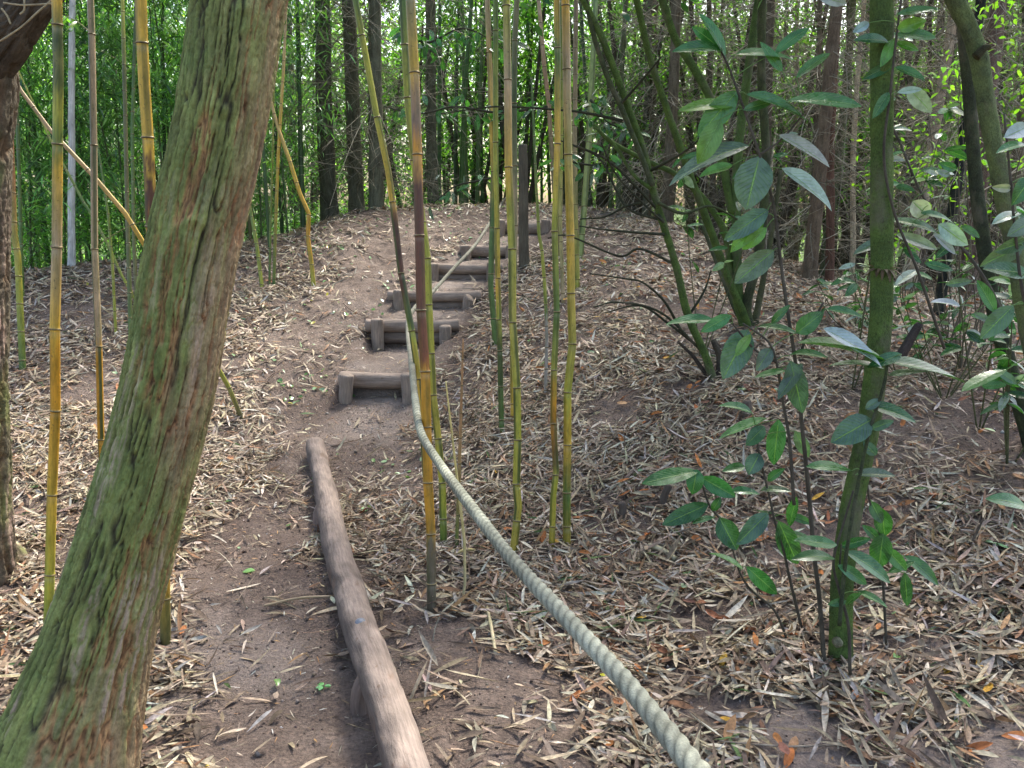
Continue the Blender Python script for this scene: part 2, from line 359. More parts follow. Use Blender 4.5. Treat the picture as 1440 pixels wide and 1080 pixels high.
def H(x, y, fine=True):
    x = np.asarray(x, float); y = np.broadcast_to(np.asarray(y, float), x.shape)
    far = sst(17, 26, np.hypot(x, y-2))
    z = tps(np.clip(x, -16, 16), np.clip(y, -6, 26))*(1-far)
    z = np.where((y < 0), z*sst(-6, 0, y), z)
    lat = np.abs(x-np.interp(y, AX[:, 0], AX[:, 1]))
    lat = lat-np.interp(y, HWY[:, 0], HWY[:, 1])+.04*vn(x*5, y*5)
    e = sst(5.4, 6.0, y)*(1-sst(10.6, 11.4, y)); w = (1-sst(.0, .45, lat))*e; ws = 1-sst(-.06, .03, lat)
    z = z*(1-w)+(step_z(y)*ws+np.interp(y, SMY, SMZ)*(1-ws))*w
    near = 1-sst(12, 18, y)
    z = z+near*((1-.7*w)*(.035*vn(x*1.6, y*1.6, 0, 3)+.014*vn(x*5, y*5, 0, 4))+.008*vn(x*13, y*13, 0, 5)+.0035*vn(x*34, y*34, 0, 6))
    return z
def G(u, v):
    """the ground point seen at photo pixel (u, v)"""
    Ys = np.arange(1.6, 26, .02); a = (u-720)/F; b = (540-v)/F; t = Ys/(CT+b*ST)
    X = a*t; Z = CZ+t*(-ST+b*CT); hh = H(X, Ys); k = np.argmax(Z <= hh)
    if not (Z <= hh).any(): k = len(Ys)-1
    return np.array((X[k], Ys[k], hh[k]))
def axis_coords(lo, hi, mn, mx, d, g=1.13):
    c = list(np.arange(lo, hi+d/2, d)); s = d
    while c[-1] < mx: s *= g; c.append(c[-1]+s)
    s = d; f = []
    x = lo
    while x > mn: s *= g; x -= s; f.append(x)
    return np.array(f[::-1]+c)
gx = axis_coords(-4.6, 5.0, -160, 160, .03); gy = axis_coords(1.4, 12.2, -40, 300, .03)
GX, GY = np.meshgrid(gx, gy); GZ = H(GX, GY)
nx_, ny_ = len(gx), len(gy)
idx = np.arange(nx_*ny_).reshape(ny_, nx_)
Qg = np.stack([idx[:-1, :-1], idx[:-1, 1:], idx[1:, 1:], idx[1:, :-1]], -1).reshape(-1, 4)
grass = sst(14.5, 19, GY+1.5*vn(GX*.4, GY*.4))
lat_ = np.abs(GX-np.interp(GY, AX[:, 0], AX[:, 1]))-np.interp(GY, HWY[:, 0], HWY[:, 1])
trod = (1-sst(-.25, .12, lat_+.10*vn(GX*4, GY*4)))*sst(5.5, 6.3, GY)*(1-sst(10.4, 11.2, GY))*(.65+.35*vn(GX*3, GY*3, 0, 71))
trod = np.clip(np.maximum(trod, .55*sst(.35, .7, fbm(GX*.8+3, GY*.8, 0, 72, 3)+.35*np.exp(-((GX+1.05)**2+(GY-3.2)**2)/.8))), 0, .9)
mb = MB().add(np.stack([GX, GY, GZ], -1).reshape(-1, 3), Qg, None, np.stack([grass, trod, trod*0], -1).reshape(-1, 3))
ground = mb.obj('ground', M_SOIL); ground['kind'] = 'structure'

# ------------------------------------------------------------------ litter density
BARE = []  # (x, y, radius, strength)
def bare(pts, r, s=1.0, n=10):
    g = [G(u, v) for u, v in pts]
    for a, b in zip(g[:-1], g[1:]):
        for t in np.linspace(0, 1, n): q = a*(1-t)+b*t; BARE.append((q[0], q[1], r, s))
bare([(745, 318), (700, 352), (650, 385), (610, 420), (575, 470), (530, 535)], .42, 1)
bare([(530, 560), (500, 620)], .36, 1, 6)
bare([(530, 560), (500, 600), (480, 650)], .50, 1, 6)
bare([(480, 660), (400, 730)], .30, .8, 6)
bare([(560, 620), (575, 690)], .2, .8, 5)
bare([(400, 735), (350, 800), (350, 900), (400, 1000), (420, 1090)], .27, .97)
bare([(430, 800), (450, 1000)], .22, .95)
bare([(500, 690), (520, 760)], .16, .6)
bare([(540, 900), (640, 930), (680, 1000), (740, 1080)], .26, .9)
bare([(600, 1040), (700, 1100)], .3, .9, 5)
bare([(430, 545), (455, 460), (510, 410), (560, 350), (620, 320)], .33, .85)
bare([(560, 310), (680, 300)], .7, .8)
bare([(420, 340), (500, 320)], .35, .5)
bare([(1240, 600), (1330, 560), (1430, 650)], .42, .72)
bare([(1180, 590), (1120, 520)], .3, .5)
bare([(1230, 860), (1240, 900)], .15, .8, 3)
bare([(850, 360), (920, 420)], .4, .45)
bare([(640, 500), (650, 580)], .12, .6)
BARE = np.array(BARE)
def dens(x, y):
    k = np.ones(len(x))
    for i in range(0, len(x), 40000):
        xx, yy = x[i:i+40000], y[i:i+40000]
        wob = .10*vn(xx*3, yy*3, 0, 11)+.05*vn(xx*9, yy*9, 0, 12)
        d = np.hypot(xx[:, None]-BARE[:, 0], yy[:, None]-BARE[:, 1])+wob[:, None]
        w = (1-sst(.65, 1.35, d/BARE[:, 2]))*BARE[:, 3]
        k[i:i+40000] = 1-w.max(1)
    return k
def scat(n, ymax=13.0, ymin=1.7, bias=1.0):
    y = ymin+(ymax-ymin)*R.random(n)**bias
    x = R.uniform(-1, 1, n)*(.63*y+.7)
    return x, y
def normals(x, y):
    e = .04; h = H(x, y); return h, np.stack([-(H(x+e, y)-h)/e, -(H(x, y+e)-h)/e, np.ones(len(x))], 1)
def lay(mb, x, y, L, W, C, lift=.012, tilt=.35, K=4, bend=(-.25, .35), fold=.3, across=2, prof='lance', twist=.8):
    n = len(x); h, N = normals(x, y); N /= np.linalg.norm(N, axis=1, keepdims=True)
    T = rdir(n, -.01, .01); T = T-N*np.sum(T*N, 1, keepdims=True)
    tl = R.normal(0, tilt*.6, n)
    T = T+N*tl[:, None]*.8
    Nn = N+rdir(n)*tilt
    z = h+lift*R.random(n)+.004+np.maximum(-tl*.8, 0)*L*.6
    P0 = np.stack([x, y, z], 1)-T*(L*.4)[:, None]*np.array((1, 1, .3))
    leaves(mb, P0, T, Nn, L, W, C, K, R.uniform(*bend, n), R.normal(fold, .25, n), across, prof, R.normal(0, twist, n))
DRYC = [(.48, .385, .255), (.36, .28, .19), (.62, .53, .40), (.235, .165, .11), (.13, .086, .056), (.42, .38, .32), (.30, .165, .08), (.09, .15, .045)]
DRYW = [24, 24, 11, 20, 17, 7, 8, 1.0]
def build_litter():
    # bamboo leaves, near
    def take(n, ymin, ymax, bias, p=1.0, floor=.02):
        x, y = scat(n, ymax, ymin, bias); d = dens(x, y)*(.72+.6*vn(x*1.3, y*1.3, 0, 21)+.55*vn(x*4.5, y*4.5, 0, 22)+.3*vn(x*11, y*11, 0, 23))
        k = R.random(n) < np.maximum(d*p, floor); return x[k], y[k]
    mb = MB()
    x, y = take(92000, 1.7, 6.2, .66)
    n = len(x); lay(mb, x, y, R.uniform(.04, .13, n)*(1+.4*(R.random(n) < .22))*(1+.18*(y < 3.6)), R.uniform(.006, .0155, n)*(1+.35*(R.random(n) < .2))*(1+.25*(y < 3.6)), pal(n, DRYC, DRYW, .17), .026, .45, 6, across=3)
    o = mb.obj('bamboo_leaf_litter', M_DRY); tag(o, 'pale dry bamboo leaves strewn thickly over the near ground', 'leaf litter', kind='stuff')
    mb = MB()
    x, y = take(120000, 6.0, 13.5, .8)
    n = len(x); lay(mb, x, y, R.uniform(.06, .15, n), R.uniform(.011, .021, n), pal(n, DRYC, DRYW, .16), .025, .42, 4)
    o = mb.obj('mound_leaf_litter', M_DRY); tag(o, 'dry tan bamboo leaves covering the slopes of the mound', 'leaf litter', kind='stuff')
    # crumbs, needles and straw everywhere, also on the bare earth
    mb = MB()
    x, y = take(95000, 1.7, 8.5, .5, 1.6, .33)
    n = len(x); lay(mb, x, y, R.uniform(.008, .035, n), R.uniform(.0015, .006, n), pal(n, [(.5, .42, .31), (.3, .2, .12), (.42, .24, .1), (.12, .08, .06), (.6, .58, .52)], [4, 4, 2, 4, .7]), .006, .3, 3, prof='x')
    x, y = take(26000, 1.7, 11, .6, 1.3, .10)
    n = len(x); lay(mb, x, y, R.uniform(.04, .16, n), R.uniform(.0015, .004, n), pal(n, [(.42, .34, .24), (.2, .13, .08), (.10, .07, .05)], [4, 4, 2]), .02, .35, 5, prof='x', bend=(-.4, .5))
    o = mb.obj('leaf_crumbs', M_DRY); tag(o, 'crumbled leaf bits, needles and straws scattered on the soil', 'debris', kind='stuff')
    # broad brown laurel leaves
    mb = MB()
    x, y = scat(3300, 9, 1.8, .7); d = dens(x, y); wr = sst(-.6, 1.2, x)*.8+.08
    k = R.random(len(x)) < d*wr; x, y = x[k], y[k]; n = len(x)
    lay(mb, x, y, R.uniform(.05, .10, n), R.uniform(.018, .034, n), pal(n, [(.42, .15, .04), (.30, .11, .045), (.50, .26, .12), (.55, .30, .03), (.22, .10, .06)], [5, 4, 3, 1, 4], .15), .03, .5, 7, across=5, prof='ovate', twist=.6)
    o = mb.obj('fallen_brown_leaves', M_DRY); tag(o, 'curled orange and brown broad leaves lying on the litter', 'leaf litter', kind='stuff')
    # fresh green bits
    mb = MB()
    cl = [(240, 5, 540), (425, 545), (410, 555), (470, 500), (520, 440), (560, 400), (640, 345), (700, 300), (640, 300), (845, 380), (1090, 375), (505, 655), (455, 965), (1400, 765), (830, 580)]
    xs, ys = [], []
    for c in [(640, 296), (520, 306), (430, 335), (480, 345), (425, 545), (415, 550), (500, 440), (560, 400), (610, 300), (650, 340), (600, 310), (845, 375), (540, 655), (700, 296), (760, 300), (450, 352), (870, 300), (940, 355)]:
        g = G(*c); m_ = 14; xs.append(g[0]+R.normal(0, .16, m_)); ys.append(g[1]+R.normal(0, .16, m_))
    x2, y2 = scat(420, 12, 1.9, .8); x = np.concatenate(xs+[x2]); y = np.concatenate(ys+[y2]); n = len(x)
    lay(mb, x, y, R.uniform(.025, .06, n), R.uniform(.012, .04, n), pal(n, [(.16, .30, .08), (.28, .42, .22), (.10, .2, .06), (.5, .45, .05)], [4, 4, 3, .8]), .02, .4, 6, across=3, prof='ovate')
    o = mb.obj('fallen_green_leaves', M_LL); tag(o, 'small fresh green leaves dropped on path and slope', 'leaf litter', kind='stuff')
    # soil crumbs and grit
    mb = MB(); x, y = scat(16000, 6.5, 1.7, .55); n = len(x); h = H(x, y); sz = R.uniform(.0015, .006, n)*(1+(R.random(n) < .04)*1.2)
    o6 = np.array([(1, 0, 0), (-1, 0, 0), (0, 1, 0), (0, -1, 0), (0, 0, 1), (0, 0, -1)], float)
    V = np.stack([x, y, h+sz*.3], 1)[:, None]+o6[None]*sz[:, None, None]*(1+.35*R.normal(0, 1, (n, 6, 3)))
    T = (np.array([(0, 2, 4), (2, 1, 4), (1, 3, 4), (3, 0, 4), (2, 0, 5), (1, 2, 5), (3, 1, 5), (0, 3, 5)])[None]+np.arange(n)[:, None, None]*6).reshape(-1, 3)
    mb.add(V.reshape(-1, 3), None, T, np.repeat(pal(n, [(.17, .125, .10), (.10, .07, .055), (.30, .25, .21), (.55, .53, .5)], [6, 5, 2, .25]), 6, 0))
    o = mb.obj('soil_crumbs', M_DRY); tag(o, 'crumbs of earth and grit lying loose on the bare soil', 'soil crumbs', kind='stuff')
    # twigs
    mb = MB()
    x, y = take(1500, 1.9, 11, .7, 1.0, .06); 
    for a, b in zip(x, y):
        L = random.uniform(.12, .45); an = random.uniform(0, 2*pi); bn = random.uniform(-.5, .5); k = np.linspace(0, 1, 5)
        px = a+L*np.cos(an+bn*k)*k; py = b+L*np.sin(an+bn*k)*k; pz = H(px, py)+.012+.03*k*random.random()
        c = random.choice([(.16, .11, .08), (.30, .24, .18), (.09, .06, .045), (.22, .22, .18)])
        add_tube(mb, np.stack([px, py, pz], 1), np.linspace(.0035, .0015, 5)*random.uniform(.6, 1.5), 5, C=c)
    o = mb.obj('fallen_twigs', M_TWIG); tag(o, 'thin dead twigs lying among the leaves', 'twigs', kind='stuff')
build_litter()

# ------------------------------------------------------------------ bamboo canes
YW = (.60, .375, .045); OR = (.56, .27, .02); GY_ = (.38, .37, .045); GN = (.10, .17, .035); TN = (.45, .33, .19); DR = (.10, .04, .02); GR = (.10, .085, .06); DG = (.06, .085, .02)
GLEAF = [(.07, .16, .035), (.12, .26, .05), (.045, .10, .03), (.19, .33, .07)]
def cane(pts, wpx, label, stops, dY=0.0, base=None, nodes=None, inter=.22, stripe=.5, group='bamboo canes', top=5.0, leafy=True, ring=True, taper=.85):
    """pts: photo (u, v) from top to base, the base being on the ground"""
    pts = list(pts); ub, vb = pts[-1]
    g = G(ub, vb) if base is None else P(ub, vb, base)
    Yb = g[1]; v0 = pts[0][1]
    W = []; vv = []
    for u, v in pts:
        k = (vb-v)/max(vb-v0, 1); W.append(P(u, v, Yb+dY*k)); vv.append(v)
    W = np.array(W)[::-1]; vv = np.array(vv[::-1], float)
    W[0] = g
    r0 = wpx/F*math.hypot(Yb, CZ-g[2])/2
    d = W[-1]-W[-2]; d /= np.linalg.norm(d)
    ext = [W[-1]+d*.5]
    d2 = d+np.array((.0, .0, .1)); d2 /= np.linalg.norm(d2)
    while ext[-1][2] < top: ext.append(ext[-1]+d2*.5)
    ne = len(ext)
    W = np.vstack([W[0]-np.array((0, 0, .06)), W, ext]); vv = np.concatenate([[vv[0]+20], vv, vv[-1]-40*np.arange(1, ne+1)])
    full = np.column_stack([W, vv])
    s = np.concatenate([[0], np.cumsum(np.linalg.norm(np.diff(W, axis=0), axis=1))])
    tot = s[-1]
    # node positions
    nod = []
    if nodes:
        for v in sorted(nodes, reverse=True): nod.append(float(np.interp(-v, -vv, s)))
    x = (nod[-1] if nod else .06+inter*.35)
    if not nod: nod = [x]
    if nodes and len(nodes) > 1: inter = max(.08, (nod[-1]-nod[0])/(len(nod)-1))
    lo = nod[0]
    while lo-inter*.8 > .08: lo -= inter*.8; nod.insert(0, lo)
    while nod[-1]+inter*1.05 < tot: nod.append(nod[-1]+inter*(1.0+.1*random.random()))
    nod = np.array(nod)
    # samples: regular plus tight around the nodes
    S = np.unique(np.round(np.concatenate([np.arange(0, tot, .02), *[nod+e for e in (-.012, -.006, -.003, 0, .003, .006, .012)]]), 4)); S = S[(S >= 0) & (S <= tot)]
    # smooth path a bit but keep it kinking at nodes
    kn = np.concatenate([[0], nod, [tot]]); raw = np.stack([np.interp(kn, s, full[:, k]) for k in range(4)], 1)
    fx = np.stack([np.interp(S, s, full[:, k]) for k in range(4)], 1)
    pth = fx.copy()
    rad = r0*np.interp(S, [0, tot*.5, tot], [1.0, .93, .45 if taper else 1])
    dn = np.min(np.abs(S[:, None]-nod[None]), 1)
    rad = rad*(1+.10*np.exp(-(dn/.006)**2)-.03*np.exp(-(dn/.02)**2))
    ns = 24
    # colours
    sv = sorted(stops, key=lambda q: q[0]); cv = np.array([q[0] for q in sv]); cc = np.array([q[1] for q in sv])
    ph = np.arange(ns)*2*pi/ns; sd_ = ub*.37
    wob = pth[:, 3][:, None]+26*fbm(np.cos(ph)[None]*2.6+sd_, np.sin(ph)[None]*2.6, S[:, None]*5, 31, 3)+14*fbm(np.cos(ph)[None]*2+sd_, np.sin(ph)[None]*2, S[:, None]*40, 32, 3)
    C = np.stack([np.interp(wob, cv, cc[:, k]) for k in range(3)], -1)
    ii = np.searchsorted(nod, S)
    if stripe > 0:
        c0 = np.where(ii % 2 == 0, .9, -.75)+.3*vn(ii*1.7, 0, 0, 41)  # the grooved side swaps at each node
        dphi = np.abs((ph[None]-c0[:, None]+pi) % (2*pi)-pi)
        w = (1-sst(.36, .60, dphi))*min(1, stripe*1.35)*np.clip(.6+1.2*vn(ii*3.1, 1.5, 0, 43), 0, 1)[:, None]
        C = C*(1-w[..., None])+np.array(DG)*w[..., None]
        C = C
    dk = np.exp(-(np.abs(S[:, None]-nod[None]+.006).min(1)/.004)**2)
    wht = np.exp(-(np.abs(S[:, None]-nod[None]+.016).min(1)/.006)**2)*.35
    C = C*(1-.5*wht[:, None, None])+np.array((.5, .48, .38))*.5*wht[:, None, None]
    root = empty('bamboo_cane', g, label, 'bamboo cane', group)
    V, Q, T, CC, U, B = tube(pth[:, :3], rad, ns, True, C.reshape(-1, 3))
    B = B+np.array((0, 0, random.uniform(0, 50)))
    MB().add(V, Q, T, CC, U, B).obj('culm', M_BAM, root)
    if ring:
        for x in nod:
            v = float(np.interp(x, s, vv))
            if v < -25: continue
            c = np.stack([np.interp(x+e, s, full[:, k]) for k in range(3)] for e in (-.0035, -.0012, .0012, .0035)) if False else np.array([[np.interp(x+e, s, full[:, k]) for k in range(3)] for e in (-.004, -.002, .0005, .003)])
            rr = float(np.interp(x, S, rad))
            rc = np.array([.98, 1.10, 1.12, .98])*rr
            cc_ = np.array([(.035, .028, .02), (.06, .045, .025), (.32, .22, .10), (.36, .26, .10)])
            mb = MB(); add_tube(mb, c, rc, 16, False, np.repeat(cc_, 16, 0)); mb.obj('node_ring', M_BAM, root)
    if label.startswith(('pinkish', 'dull brown', 'slim dark', 'pale green', 'slender brownish', 'dusky', 'tan and green', 'very thin')):
        for x in nod[(nod > 1.1) & (nod < 3.2)][::2][:4]:
            b = np.array([np.interp(x, s, full[:, k]) for k in range(3)]); an = random.uniform(0, 6.28); L = random.uniform(.12, .4); t = np.linspace(0, 1, 8)[:, None]
            d = np.array((math.cos(an), math.sin(an)*.6, .8)); pb = b+d*L*t-np.array((0, 0, .35*L))*t*t
            mb = MB(); add_tube(mb, pb, np.linspace(.0022, .0009, 8), 5, C=(.22, .2, .07)); br = mb.obj('branch', M_BAM, root)
            if random.random() < .6:
                m_ = 9; mb = MB(); j = R.integers(3, 8, m_); leaves(mb, pb[j], rdir(m_, -.9, .1), rdir(m_, 0, 1), R.uniform(.06, .13, m_), R.uniform(.010, .017, m_), pal(m_, GLEAF, [2, 3, 1, 2]), 6, R.uniform(0, .4, m_), .2, 3)
                mb.obj('twig_leaves', M_BLEAF, root)
    if leafy:
        tp = W[-1]; o = link('foliage', BTOP, root, loc=tuple(tp-np.array(g))); o.rotation_euler = (0, 0, random.uniform(0, 6.28))
    return root

# the leafy top of a cane, out of the picture: one shared mesh
def leaf_cloud(n, rx, rz, L, W, cols, wts, clumps=40, droop=.6, csize=.25, K=4, prof='lance', zc=0.0, across=2, bottom=None, bend=(0, .5)):
    mb = MB(); c = rdir(clumps)*np.array((rx, rx, rz))*(R.random((clumps, 1))**.45)+np.array((0, 0, zc))
    k = R.integers(0, clumps, n); sz = csize*(.5+R.random(clumps))
    p = c[k]+R.normal(0, 1, (n, 3))*sz[k][:, None]*np.array((.6, .6, .45))
    T = rdir(n, -.6, .5); T[:, 2] -= droop*R.random(n)
    N = rdir(n, 0, 1)+np.array((0, 0, .8))
    tint = (1+.25*R.normal(0, 1, (clumps, 1)))[k]
    leaves(mb, p, T, N, R.uniform(*L, n), R.uniform(*W, n), np.clip(pal(n, cols, wts, .2)*np.clip(tint, .5, 1.6), .005, .9), K, R.uniform(*bend, n), .2, across, prof, R.normal(0, .4, n))
    return mb
GLEAF_ = [(.06, .14, .03), (.10, .22, .04), (.035, .08, .025), (.16, .28, .06)]
BTOP = leaf_cloud(320, .5, .9, (.09, .15), (.012, .018), GLEAF, [4, 3, 3, 1], 16).mesh('cane_top_foliage', M_BLEAF)

def build_canes():
    gl = 'bamboo canes left of the path'; gm = 'bamboo canes in the middle'
    cane([(80, 0), (82, 100), (81, 200), (80, 347), (77, 462), (78, 577), (73, 695), (70, 807), (68, 895)], 12.5, 'thick yellow bamboo cane with dark green mottling at the top, nearest the left edge tree', [(0, YW), (40, (.15, .16, .04)), (60, DG), (85, (.18, .18, .045)), (115, DG), (160, GY_), (200, GN), (240, YW), (345, TN), (460, YW), (500, OR), (580, OR), (700, YW), (820, GY_), (890, GN)], 0, None, [34, 202, 347, 462, 577, 695, 807], stripe=.25, group=gl)
    cane([(127, -5), (129, 48), (132, 205), (133, 350), (139, 487), (142, 620), (147, 700), (150, 760)], 9, 'pinkish tan bamboo cane turning orange low down, between two yellow canes', [(0, TN), (200, (.33, .25, .15)), (350, TN), (480, TN), (500, OR), (640, OR), (760, YW)], .2, None, [48, 204, 350, 487, 618], stripe=.7, group=gl)
    cane([(198, 0), (200, 60), (203, 120), (208, 193), (213, 320), (221, 520), (230, 740), (233, 905)], 14, 'stout yellow bamboo cane with a burnt dark scar passing behind the leaning trunk', [(0, YW), (190, YW), (215, YW), (235, DR), (250, YW), (262, DR), (300, DR), (320, OR), (800, OR), (850, (.3, .22, .05)), (905, (.15, .13, .05))], 0, None, [60, 193, 318, 600, 840], stripe=.5, group=gl)
    cane([(8, 90), (30, 128), (70, 182), (130, 246), (176, 300), (210, 355), (262, 440), (305, 515), (322, 545), (341, 592)], 6.5, 'thin straw bamboo cane leaning steeply to the left behind the trunk', [(100, TN), (200, TN), (360, YW), (500, GY_), (600, GR)], -.5, None, [150, 238, 315, 425, 545], group=gl, stripe=.1, top=2.6, leafy=False)
    cane([(40, 130), (75, 205), (118, 285), (128, 300), (150, 340), (170, 385), (195, 430)], 4, 'spindly leaning greenish bamboo stem left of the big trunk', [(100, GY_), (300, GN), (420, GY_)], .4, None, None, .16, group=gl, stripe=0, top=3, leafy=False)
    cane([(10, 60), (15, 210), (20, 330), (25, 360), (32, 520)], 9, 'dull brown bamboo cane beside the left edge tree', [(0, (.22, .15, .08)), (250, (.28, .14, .06)), (400, GY_), (520, GN)], .3, None, None, .2, group=gl, stripe=0)
    cane([(22, 60), (24, 150), (28, 280), (32, 420)], 5, 'dark green slender bamboo stem behind the left edge tree', [(0, DG), (400, GN)], .3, None, None, .2, group=gl, stripe=0)
    cane([(172, -5), (176, 150), (179, 300), (182, 400), (184, 497)], 6, 'slim dark olive bamboo stem just left of the stout scarred cane', [(0, GY_), (100, (.12, .12, .04)), (300, (.16, .14, .05)), (497, GN)], .6, None, None, .2, group=gl, stripe=0)
    cane([(190, 40), (186, 180), (188, 330), (192, 430)], 5, 'dusky green bamboo stem half hidden behind the stout scarred cane', [(0, DG), (200, GN), (430, (.2, .16, .06))], .5, None, None, .2, group=gl, stripe=0)
    cane([(146, 260), (152, 300), (158, 370), (163, 470)], 4, 'short thin green bamboo shoot between the tan cane and the trunk', [(250, GN), (470, GY_)], .2, None, None, .13, group=gl, stripe=0, top=1.4, leafy=False)
    cane([(403, -5), (399, 90), (391, 220), (387, 330), (385, 402)], 4.5, 'very thin straight straw-coloured cane right of the leaning trunk', [(0, TN), (200, YW), (400, GN)], .4, None, None, .2, group=gl, stripe=0)
    cane([(378, 132), (391, 180), (408, 228), (421, 270), (434, 300), (433, 335), (438, 370), (441, 402)], 6, 'crooked yellow bamboo cane with a sharp bend on the left mound', [(100, TN), (250, YW), (330, OR), (400, GY_)], .3, None, [160, 228, 257, 302, 332, 372], group=gl, stripe=.2, top=2.9, leafy=False)
    cane([(346, 262), (353, 300), (361, 345), (369, 408)], 5.5, 'leaning green bamboo shoot touching the right side of the leaning trunk', [(250, GN), (408, GY_)], .3, None, None, .13, group=gl, stripe=.3, top=1.9, leafy=False)
    cane([(386, 80), (383, 220), (380, 330), (379, 402)], 3.2, 'hair-thin olive bamboo stem beside the straw-coloured cane', [(0, GY_), (402, GN)], .4, None, None, .15, group=gl, stripe=0, top=3)
    # middle cluster
    cane([(499, -5), (509, 50), (530, 165), (546, 240), (552, 284), (564, 384), (579, 465), (589, 533), (595, 610), (600, 690), (606, 745)], 9, 'green and yellow cane leaning left with a blackened middle section', [(0, GN), (60, GY_), (160, GY_), (280, YW), (300, (.25, .12, .03)), (325, DR), (400, DR), (450, GN), (480, GY_), (535, YW), (700, OR)], .3, None, [50, 165, 284, 384, 465, 533, 600], stripe=.8, group=gm)
    cane([(577, -5), (583, 102), (587, 217), (590, 331), (592, 436), (598, 522), (600, 600), (602, 680), (606, 750), (607, 858)], 13, 'thickest middle cane, brown-purple above and bright orange below, with the rope against it', [(0, (.28, .24, .1)), (90, YW), (130, (.34, .22, .1)), (180, (.22, .14, .09)), (217, OR), (235, (.40, .22, .05)), (262, DR), (430, (.15, .055, .025)), (510, (.22, .07, .025)), (530, OR), (700, OR), (748, (.42, .22, .03)), (762, (.17, .13, .08)), (858, (.14, .11, .08))], .25, None, [102, 217, 331, 436, 522, 600, 678, 750], stripe=.25, group=gm)
    cane([(566, -5), (573, 137), (582, 225), (594, 312), (601, 365), (603, 428), (609, 555), (616, 616), (622, 678), (624, 768)], 10, 'lime-yellow bamboo cane right behind the thick purple and orange one', [(0, GN), (140, GY_), (300, GY_), (430, GY_), (600, (.42, .34, .05)), (700, GY_), (768, GN)], .15, None, [137, 225, 312, 363, 428, 496, 555, 616, 678], stripe=.6, group=gm)
    cane([(647, 622), (645, 690), (642, 772)], 5, 'short broken cane stub standing beside the middle bamboos', [(600, (.4, .22, .1)), (700, (.3, .22, .08)), (772, GN)], 0, None, None, .12, group=gm, stripe=0, top=-9, leafy=False)
    cane([(646, 700), (653, 760), (654, 820), (650, 848)], 4, 'pale straw stalk with a bent foot in front of the middle bamboos', [(700, (.6, .48, .18)), (848, (.5, .42, .25))], 0, None, None, .3, group=gm, stripe=0, top=-9, leafy=False, ring=False)
    # right-of-centre cluster
    cane([(685, -5), (688, 74), (691, 158), (694, 241), (692, 330), (690, 400), (694, 450), (697, 485)], 8, 'tan and green bamboo cane, leftmost of the five beside the dark post', [(0, TN), (200, YW), (300, GN), (485, GN)], .3, None, [74, 158, 241, 320, 385, 448], stripe=.5, group=gm)
    cane([(697, 40), (697, 200), (699, 317), (700, 391), (703, 493), (704, 543), (705, 590), (706, 612)], 7.5, 'bamboo cane whose lower length turns dark green, second of the five by the dark post', [(0, GN), (250, GY_), (400, YW), (440, GY_), (490, DG), (612, GN)], .2, None, [43, 200, 321, 391, 449, 493, 543, 590], stripe=.6, group=gm)
    cane([(712, -5), (714, 112), (715, 235), (720, 350), (721, 453), (727, 546), (728, 618), (726, 683), (729, 712), (722, 778)], 10.5, 'tall yellow-green bamboo cane with a crooked foot, just right of centre', [(0, GY_), (112, TN), (235, YW), (300, GY_), (450, (.42, .36, .07)), (600, GY_), (778, (.40, .30, .05))], .2, None, [112, 235, 350, 453, 545, 618, 680, 732], stripe=.7, group=gm)
    cane([(727, -5), (724, 57), (723, 145), (724, 233), (724, 317), (722, 420), (721, 500), (722, 592)], 8, 'grey-green bamboo cane close behind the tall crooked-footed one', [(0, (.22, .2, .1)), (150, DG), (230, (.2, .19, .09)), (300, TN), (420, GN), (592, YW)], .2, None, [57, 145, 233, 317, 405, 500], stripe=.3, group=gm)
    cane([(757, -5), (765, 90), (772, 150), (775, 200), (781, 290), (784, 360)], 6.5, 'slender brownish bamboo cane tilting behind the right pair', [(0, TN), (100, (.35, .2, .1)), (300, (.2, .17, .07))], .4, None, None, .22, stripe=0, group=gm)
    cane([(783, -5), (784, 67), (784, 202), (780, 325), (783, 438), (779, 520), (778, 595), (782, 663), (778, 700), (776, 772)], 8.5, 'green bamboo cane with an orange lower part, left of the right-hand pair', [(0, YW), (66, GN), (200, YW), (300, GY_), (440, GN), (520, (.3, .3, .05)), (560, OR), (600, (.35, .16, .02)), (650, (.14, .10, .04)), (680, GY_), (772, (.38, .28, .04))], .1, None, [67, 202, 325, 438, 520, 595, 667, 740], stripe=.5, group=gm)
    cane([(795, -5), (797, 97), (799, 217), (802, 331), (803, 412), (805, 483), (798, 551), (798, 625), (797, 692), (797, 768)], 11, 'golden speckled bamboo cane, right one of the right-hand pair', [(0, YW), (90, TN), (220, (.42, .34, .08)), (330, YW), (480, (.4, .34, .06)), (550, GY_), (620, YW), (680, (.3, .26, .06)), (695, GN), (768, (.36, .26, .04))], .1, None, [97, 217, 331, 412, 483, 551, 625, 692, 740], stripe=.25, group=gm)
    cane([(810, -5), (809, 105), (808, 190), (809, 290), (811, 350), (812, 405)], 7, 'dull tan bamboo cane directly behind the golden speckled one', [(0, (.3, .2, .12)), (200, (.33, .24, .12)), (400, GY_)], .3, None, None, .22, stripe=.3, group=gm)
    cane([(790, 10), (789, 200), (788, 320), (792, 425)], 5.5, 'thin olive bamboo stem seen between the right-hand pair', [(0, GN), (200, GY_), (425, TN)], .3, None, None, .22, stripe=.2, group=gm)
    cane([(838, -5), (832, 120), (828, 200), (822, 285), (816, 362)], 8.5, 'pale green bamboo cane leaning right, farthest right of the canes', [(0, (.25, .33, .12)), (150, (.3, .33, .1)), (362, (.28, .33, .1))], .4, None, [60, 150, 200, 290, 330], stripe=.5, group=gm)
